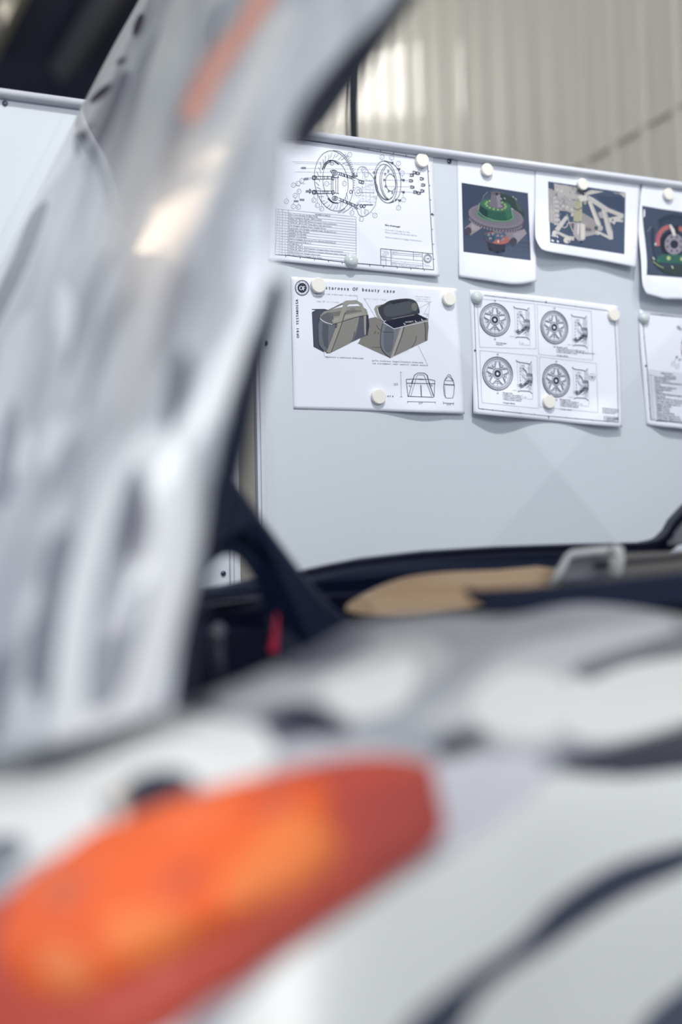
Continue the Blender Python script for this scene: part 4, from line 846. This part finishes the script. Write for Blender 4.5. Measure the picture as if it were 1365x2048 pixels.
# lower body / fender
fen_rows = [
    [(-420, 1575, 1.30), (-60, 1500, 1.12), (200, 1440, .98), (345, 1412, .93), (480, 1365, .95), (620, 1300, 1.0), (730, 1245, 1.05), (880, 1228, 1.10), (1020, 1232, 1.14), (1180, 1208, 1.18), (1420, 1240, 1.24), (1700, 1290, 1.30)],
    [(-420, 1640, 1.20), (-60, 1570, 1.03), (200, 1500, .92), (345, 1470, .89), (480, 1430, .90), (620, 1380, .93), (730, 1340, .97), (880, 1320, 1.01), (1020, 1320, 1.05), (1180, 1320, 1.09), (1420, 1320, 1.15), (1700, 1310, 1.2)],
    [(-420, 1760, 1.05), (-60, 1690, .93), (200, 1620, .86), (345, 1580, .84), (480, 1550, .84), (620, 1530, .85), (730, 1520, .87), (880, 1520, .90), (1020, 1520, .94), (1180, 1520, .98), (1420, 1520, 1.04), (1700, 1520, 1.1)],
    [(-420, 1980, .98), (-60, 1940, .86), (200, 1860, .79), (345, 1830, .77), (480, 1820, .77), (620, 1810, .78), (730, 1800, .80), (880, 1790, .84), (1020, 1780, .88), (1180, 1780, .93), (1420, 1780, .99), (1700, 1780, 1.05)],
    [(-420, 2240, .95), (-60, 2220, .82), (200, 2200, .74), (345, 2180, .72), (480, 2170, .72), (620, 2160, .73), (730, 2160, .75), (880, 2160, .79), (1020, 2160, .84), (1180, 2160, .89), (1420, 2160, .96), (1700, 2160, 1.02)],
]
WH = (240, 240, 234)
FB = lambda *p: [(x, y+1350) for x, y in p]
fen_blobs = [
    (S(*FB((-60, 180), (60, 140), (200, 95), (330, 75), (430, 85), (540, 110), (560, 150), (500, 215), (420, 220), (300, 205), (200, 250), (80, 370), (-80, 400))), WH),
    (S(*FB((40, 175), (160, 110), (260, 80), (330, 85), (200, 130), (100, 190))), GR),
    (S(*FB((230, 235), (290, 195), (350, 190), (390, 215), (330, 290), (270, 290), (240, 260))), (40, 42, 60)),
    (S(*FB((-60, 330), (0, 320), (60, 330), (30, 380), (-60, 420))), MG),
    (S(*FB((60, 250), (150, 230), (210, 290), (180, 340), (60, 360))), WH),
    (S(*FB((520, 85), (590, 60), (640, 62), (680, 90), (730, 105), (680, 125), (600, 122), (550, 105))), DK),
    (S(*FB((420, 45), (560, -20), (700, -60), (830, -80), (900, -40), (840, 30), (760, 90), (690, 88), (620, 50), (520, 60), (440, 75))), (200, 200, 198)),
    (S(*FB((350, 70), (420, 45), (440, 75), (520, 100), (560, 150), (640, 150), (590, 120), (520, 95))), MG),
    (S(*FB((640, 20), (720, -10), (820, -40), (830, 20), (780, 80), (700, 85))), WH),
    (S(*FB((560, -20), (700, -80), (760, -75), (640, -10))), MG), (S(*FB((700, 100), (820, 60), (960, -10), (1080, -60), (1100, -40), (980, 20), (900, 60), (960, 130), (900, 180), (800, 150), (720, 130))), LG),
    (S(*FB((820, 90), (900, 50), (1000, -40), (1180, -90), (1330, -110), (1330, -60), (1200, -20), (1140, 40), (1150, 110), (1080, 150), (1000, 140), (960, 100), (900, 100))), (206, 206, 206)),
    (S(*FB((950, 40), (1020, -10), (1110, 0), (1140, 60), (1100, 120), (1010, 120), (950, 90))), (240, 240, 234)),
    (S(*FB((1130, 20), (1240, -20), (1420, -60), (1420, 60), (1280, 120), (1180, 130), (1130, 100))), WH),
    (S(*FB((1150, -20), (1300, -70), (1420, -100), (1420, -50), (1260, -20), (1180, 10))), MG),
    (S(*FB((1120, 165), (1220, 145), (1320, 120), (1440, 95), (1440, 200), (1280, 205), (1160, 200))), (46, 47, 62)),
    (S(*FB((870, 140), (900, 120), (960, 110), (970, 130), (910, 170), (880, 165))), (56, 58, 70)),
    (S(*FB((560, 150), (700, 130), (840, 165), (850, 200), (700, 240), (590, 230))), (204, 200, 202)),
    (S(*FB((860, 190), (960, 160), (1080, 170), (1060, 250), (980, 320), (900, 350), (840, 300))), (220, 218, 222)),
    (S(*FB((440, 720), (540, 600), (700, 480), (860, 380), (960, 320), (1060, 250), (1100, 200), (1250, 205), (1450, 200), (1450, 360), (1280, 390), (1150, 450), (1040, 540), (940, 600), (860, 700), (800, 900), (400, 900))), (240, 240, 233)),
    (S(*FB((1030, 535), (1110, 455), (1220, 385), (1330, 350), (1450, 325), (1450, 385), (1330, 415), (1220, 475), (1110, 550), (1020, 610), (950, 680), (900, 740), (890, 900), (740, 900), (800, 720), (900, 625))), (38, 42, 66)),
    (S(*FB((1450, 380), (1330, 410), (1220, 465), (1100, 545), (1000, 610), (930, 700), (900, 900), (1200, 900), (1300, 690), (1380, 620), (1450, 560))), (238, 238, 230)),
    (S(*FB((1450, 560), (1370, 620), (1290, 690), (1240, 800), (1250, 900), (1450, 900))), (70, 74, 94)),
]
fender = patch('body_panel', fen_rows, 520, 300, M_wrap, car, (166, 167, 172), fen_blobs, streak=(.08, 1.2, (90, 60)), thick=.004, label='body panel in black, grey and white camouflage')
# skirt below, down to the floor
bot = [W(x, y, d) for x, y, d in fen_rows[-1]]
mb = MB(); n = len(bot); q = np.array([.02, .08, 0])
vs = [tuple(p) for p in bot] + [(p[0]+.0, p[1]+.02, .45) for p in bot] + [(p[0]+.05, p[1]+.12, .12) for p in bot] + [(p[0]+.05, p[1]+.16, .0) for p in bot]
mb.add(vs, [(k*n+i, k*n+i+1, (k+1)*n+i+1, (k+1)*n+i) for k in range(3) for i in range(n-1)], M_greyp)
o = mb.build('lower_skirt', car, smooth=True); md = o.modifiers.new('thick', 'SOLIDIFY'); md.thickness = .01

# lamp: amber lens inside a red one, bulging out of the panel
def fdist(px, py):
    """distance from the camera of the body panel"""
    best = None
    for r in range(len(fen_rows)-1):
        xs = [p[0] for p in fen_rows[r]]; ya = np.interp(px, xs, [p[1] for p in fen_rows[r]]); yb_ = np.interp(px, xs, [p[1] for p in fen_rows[r+1]])
        if ya <= py <= yb_ or (r == len(fen_rows)-2 and py > yb_):
            t = (py-ya)/(yb_-ya); return float(np.interp(px, xs, [p[2] for p in fen_rows[r]])*(1-t)+np.interp(px, xs, [p[2] for p in fen_rows[r+1]])*t)
    return float(fen_rows[0][3][2])
def lens(name, cline, widths, nu, nv, lift, base, blobs, parent, label):
    """sheet along a centre line with half-widths, domed"""
    C = catmull(cline, 10, False); Wd = np.interp(np.linspace(0, 1, len(C)), np.linspace(0, 1, len(widths)), widths)
    vs = []; k = nv+1; m = len(C)
    for i in range(m):
        t = C[min(i+1, m-1)]-C[max(i-1, 0)]; t /= np.linalg.norm(t); nrm = np.array([-t[1], t[0]])
        for j in range(k):
            s = -1+2*j/nv; p = C[i]+nrm*Wd[i]*s; e = (i/(m-1))*2-1
            dome = max(0, (1-abs(s)**4)*(1-abs(e)**6))
            vs.append(W(p[0], p[1], fdist(p[0], p[1]) - .004 - lift*dome + .006*(1-dome)))
    me = D.meshes.new(name); me.from_pydata([tuple(v) for v in vs], [], [(i*k+j, i*k+j+1, (i+1)*k+j+1, (i+1)*k+j) for i in range(m-1) for j in range(nv)])
    me.materials.append(M_lensm); me.polygons.foreach_set('use_smooth', [True]*len(me.polygons)); paint(me, vs, base, blobs)
    o = link(name, me, parent); md = o.modifiers.new('thick', 'SOLIDIFY'); md.thickness = .003; md.offset = 1
    o['label'] = label; return o
red_b = [(S((690, 1590), (860, 1560), (900, 1660), (740, 1760), (700, 1700)), (186, 72, 62)), (S((-40, 1980), (30, 1990), (80, 2060), (-40, 2100)), (196, 74, 52))]
housing = lens('red_lens', [(-120, 2085), (80, 1985), (280, 1868), (470, 1765), (650, 1674), (800, 1622), (880, 1598)], [180, 212, 210, 182, 145, 108, 60], 60, 60, .008, (198, 78, 60), red_b, car, 'long red lens round the amber one')
amb_b = [  # uneven glow and inner reflectors painted as lighter and darker patches
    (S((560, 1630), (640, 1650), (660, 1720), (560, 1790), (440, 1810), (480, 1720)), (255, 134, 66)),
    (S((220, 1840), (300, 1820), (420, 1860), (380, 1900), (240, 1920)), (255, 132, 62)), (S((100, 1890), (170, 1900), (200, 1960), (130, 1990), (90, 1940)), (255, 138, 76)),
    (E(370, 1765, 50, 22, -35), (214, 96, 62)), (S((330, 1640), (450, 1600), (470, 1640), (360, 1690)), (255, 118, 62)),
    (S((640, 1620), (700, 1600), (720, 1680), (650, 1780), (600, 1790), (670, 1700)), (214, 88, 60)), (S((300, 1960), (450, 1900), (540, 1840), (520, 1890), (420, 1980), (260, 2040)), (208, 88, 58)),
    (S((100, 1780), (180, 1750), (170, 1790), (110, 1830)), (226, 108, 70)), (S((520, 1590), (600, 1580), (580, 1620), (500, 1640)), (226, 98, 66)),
]
lens('amber_lens', [(15, 1955), (120, 1888), (260, 1808), (420, 1735), (570, 1676), (700, 1628)], [60, 142, 158, 146, 126, 72], 60, 50, .022, (250, 104, 42), amb_b, housing, 'amber lens with painted brighter and darker glow patches')

M_strut = mat('strut_grey', (52, 58, 74), .5); M_bolt = mat('bolt_grey', (120, 128, 136), .35)
# opening: far sill, seals, pillar, dark well
def car_plate(name, pts, thick, mt, bevel=.004, sm=0, label=None): return solid(name, pts, thick, mt, car, bevel, sm, label=label)
car_plate('window_sill', [(340, 1192, 1.62), (405, 1181, 1.64), (500, 1160, 1.66), (575, 1149, 1.68), (640, 1134, 1.70), (720, 1118, 1.72), (850, 1103, 1.74), (1000, 1094, 1.76), (1150, 1089, 1.78), (1290, 1086, 1.80), (1322, 1079, 1.80), (1340, 1062, 1.80), (1352, 1040, 1.80), (1380, 1010, 1.80), (1430, 960, 1.80), (1500, 880, 1.80), (1600, 760, 1.80),
    (1622, 778, 1.80), (1524, 895, 1.80), (1450, 985, 1.80), (1385, 1060, 1.80), (1350, 1100, 1.80), (1290, 1120, 1.79), (1150, 1142, 1.76), (1000, 1146, 1.74), (850, 1150, 1.72), (720, 1190, 1.70), (640, 1230, 1.68), (560, 1240, 1.66), (340, 1245, 1.62)], .05, M_navy)
car_plate('corner_trim', [(1340, 1092, 1.77), (1352, 1068, 1.77), (1366, 1048, 1.77), (1390, 1030, 1.77), (1400, 1050, 1.77), (1368, 1090, 1.77)], .02, M_greyp, .003, label='pale grey corner trim')
mb = MB(); mb.tube([W(*p) for p in catmull([(560, 1158, 1.655), (640, 1140, 1.675), (720, 1126, 1.695), (850, 1111, 1.715), (1000, 1101, 1.735), (1150, 1096, 1.755), (1295, 1092, 1.775), (1333, 1080, 1.775), (1350, 1055, 1.775), (1385, 1015, 1.775)], 5, False)], .0035, M_rubber, 8); mb.build('rubber_seal', car, smooth=True)
car_plate('hinge_pillar', [(466, 955, 1.37), (520, 1035, 1.39), (600, 1143, 1.41), (650, 1205, 1.43), (720, 1260, 1.43), (640, 1320, 1.41), (560, 1330, 1.40), (530, 1230, 1.40), (507, 1158, 1.39), (480, 1118, 1.38), (455, 1108, 1.37), (430, 1118, 1.35), (408, 1150, 1.33), (395, 1200, 1.31), (380, 1120, 1.28), (420, 1000, 1.31)], .03, M_navy, .006)
car_plate('inner_rail', [(380, 1215, 1.5), (470, 1202, 1.5), (560, 1188, 1.52), (600, 1205, 1.52), (470, 1228, 1.5), (380, 1240, 1.5)], .03, M_navy2, .004)
car_plate('well_lining', [(300, 1190, 1.62), (560, 1190, 1.62), (760, 1190, 1.6), (1000, 1170, 1.7), (1450, 1120, 1.75), (1740, 1110, 1.78), (1740, 1320, 1.7), (700, 1400, 1.6), (300, 1500, 1.5)], .02, M_rubber, .003)
mb = MB(); mb.tube([W(437, 1268, 1.42), W(436, 1300, 1.41), W(440, 1350, 1.40)], .0066, M_strut, 14); st = mb.build('strut', car, smooth=True)
mb = MB(); c = W(436, 1262, 1.41); mb.tube([c-FW*.008, c+FW*.01], .0074, M_bolt, 18); mb.tube([c-FW*.012, c-FW*.006], .0034, M_greyp, 14); mb.build('pivot_bolt', st, smooth=False)
car_plate('pull_tag', [(552, 1226, 1.36), (556, 1227, 1.36), (555, 1306, 1.36), (538, 1304, 1.36), (546, 1262, 1.36)], .003, M_red, .001, label='small red tag')
car_plate('leather_trim', [(690, 1222, 1.52), (735, 1188, 1.53), (780, 1168, 1.54), (830, 1154, 1.55), (900, 1146, 1.57), (1000, 1142, 1.60), (1110, 1138, 1.62), (1110, 1200, 1.60), (950, 1215, 1.54), (800, 1230, 1.50)], .03, M_tan, .005, 3, label='tan leather trim')
car_plate('ledge', [(1100, 1140, 1.64), (1240, 1108, 1.66), (1440, 1100, 1.68), (1720, 1085, 1.72), (1720, 1165, 1.66), (1440, 1180, 1.62), (1100, 1185, 1.60)], .03, M_taupe, .005, label='taupe ledge')
mb = MB(); mb.tube([W(*p) for p in catmull([(1190, 1132, 1.60), (1260, 1124, 1.60), (1330, 1118, 1.61), (1430, 1108, 1.62), (1710, 1095, 1.66)], 5, False)], .0035, mat('dark_taupe', (70, 66, 68), .6), 8); mb.build('ledge_groove', car, smooth=True)
tray = car_plate('handle_plate', [(1108, 1166, 1.60), (1143, 1112, 1.60), (1228, 1104, 1.60), (1225, 1156, 1.60)], .012, M_greyp, .003, label='grey plate inside the pale handle')
mb = MB(); mb.tube([W(*p) for p in [(1104, 1168, 1.585), (1122, 1140, 1.585), (1138, 1112, 1.585), (1146, 1107, 1.585), (1190, 1102, 1.585), (1228, 1099, 1.585)]], .0042, M_silver, 10)
mb.tube([W(*p) for p in [(1226, 1099, 1.575), (1236, 1103, 1.575), (1236, 1115, 1.575), (1230, 1150, 1.575)]], .0078, M_silver, 12); o = mb.build('handle', tray, smooth=True, label='pale metal handle')
car_plate('near_seal', [(925, 1176, 1.28), (960, 1181, 1.28), (1050, 1176, 1.28), (1200, 1163, 1.30), (1440, 1138, 1.34), (1720, 1110, 1.38), (1720, 1185, 1.34), (1440, 1205, 1.30), (1200, 1222, 1.27), (1050, 1228, 1.25), (975, 1222, 1.25), (940, 1198, 1.27)], .02, M_navy, .005)
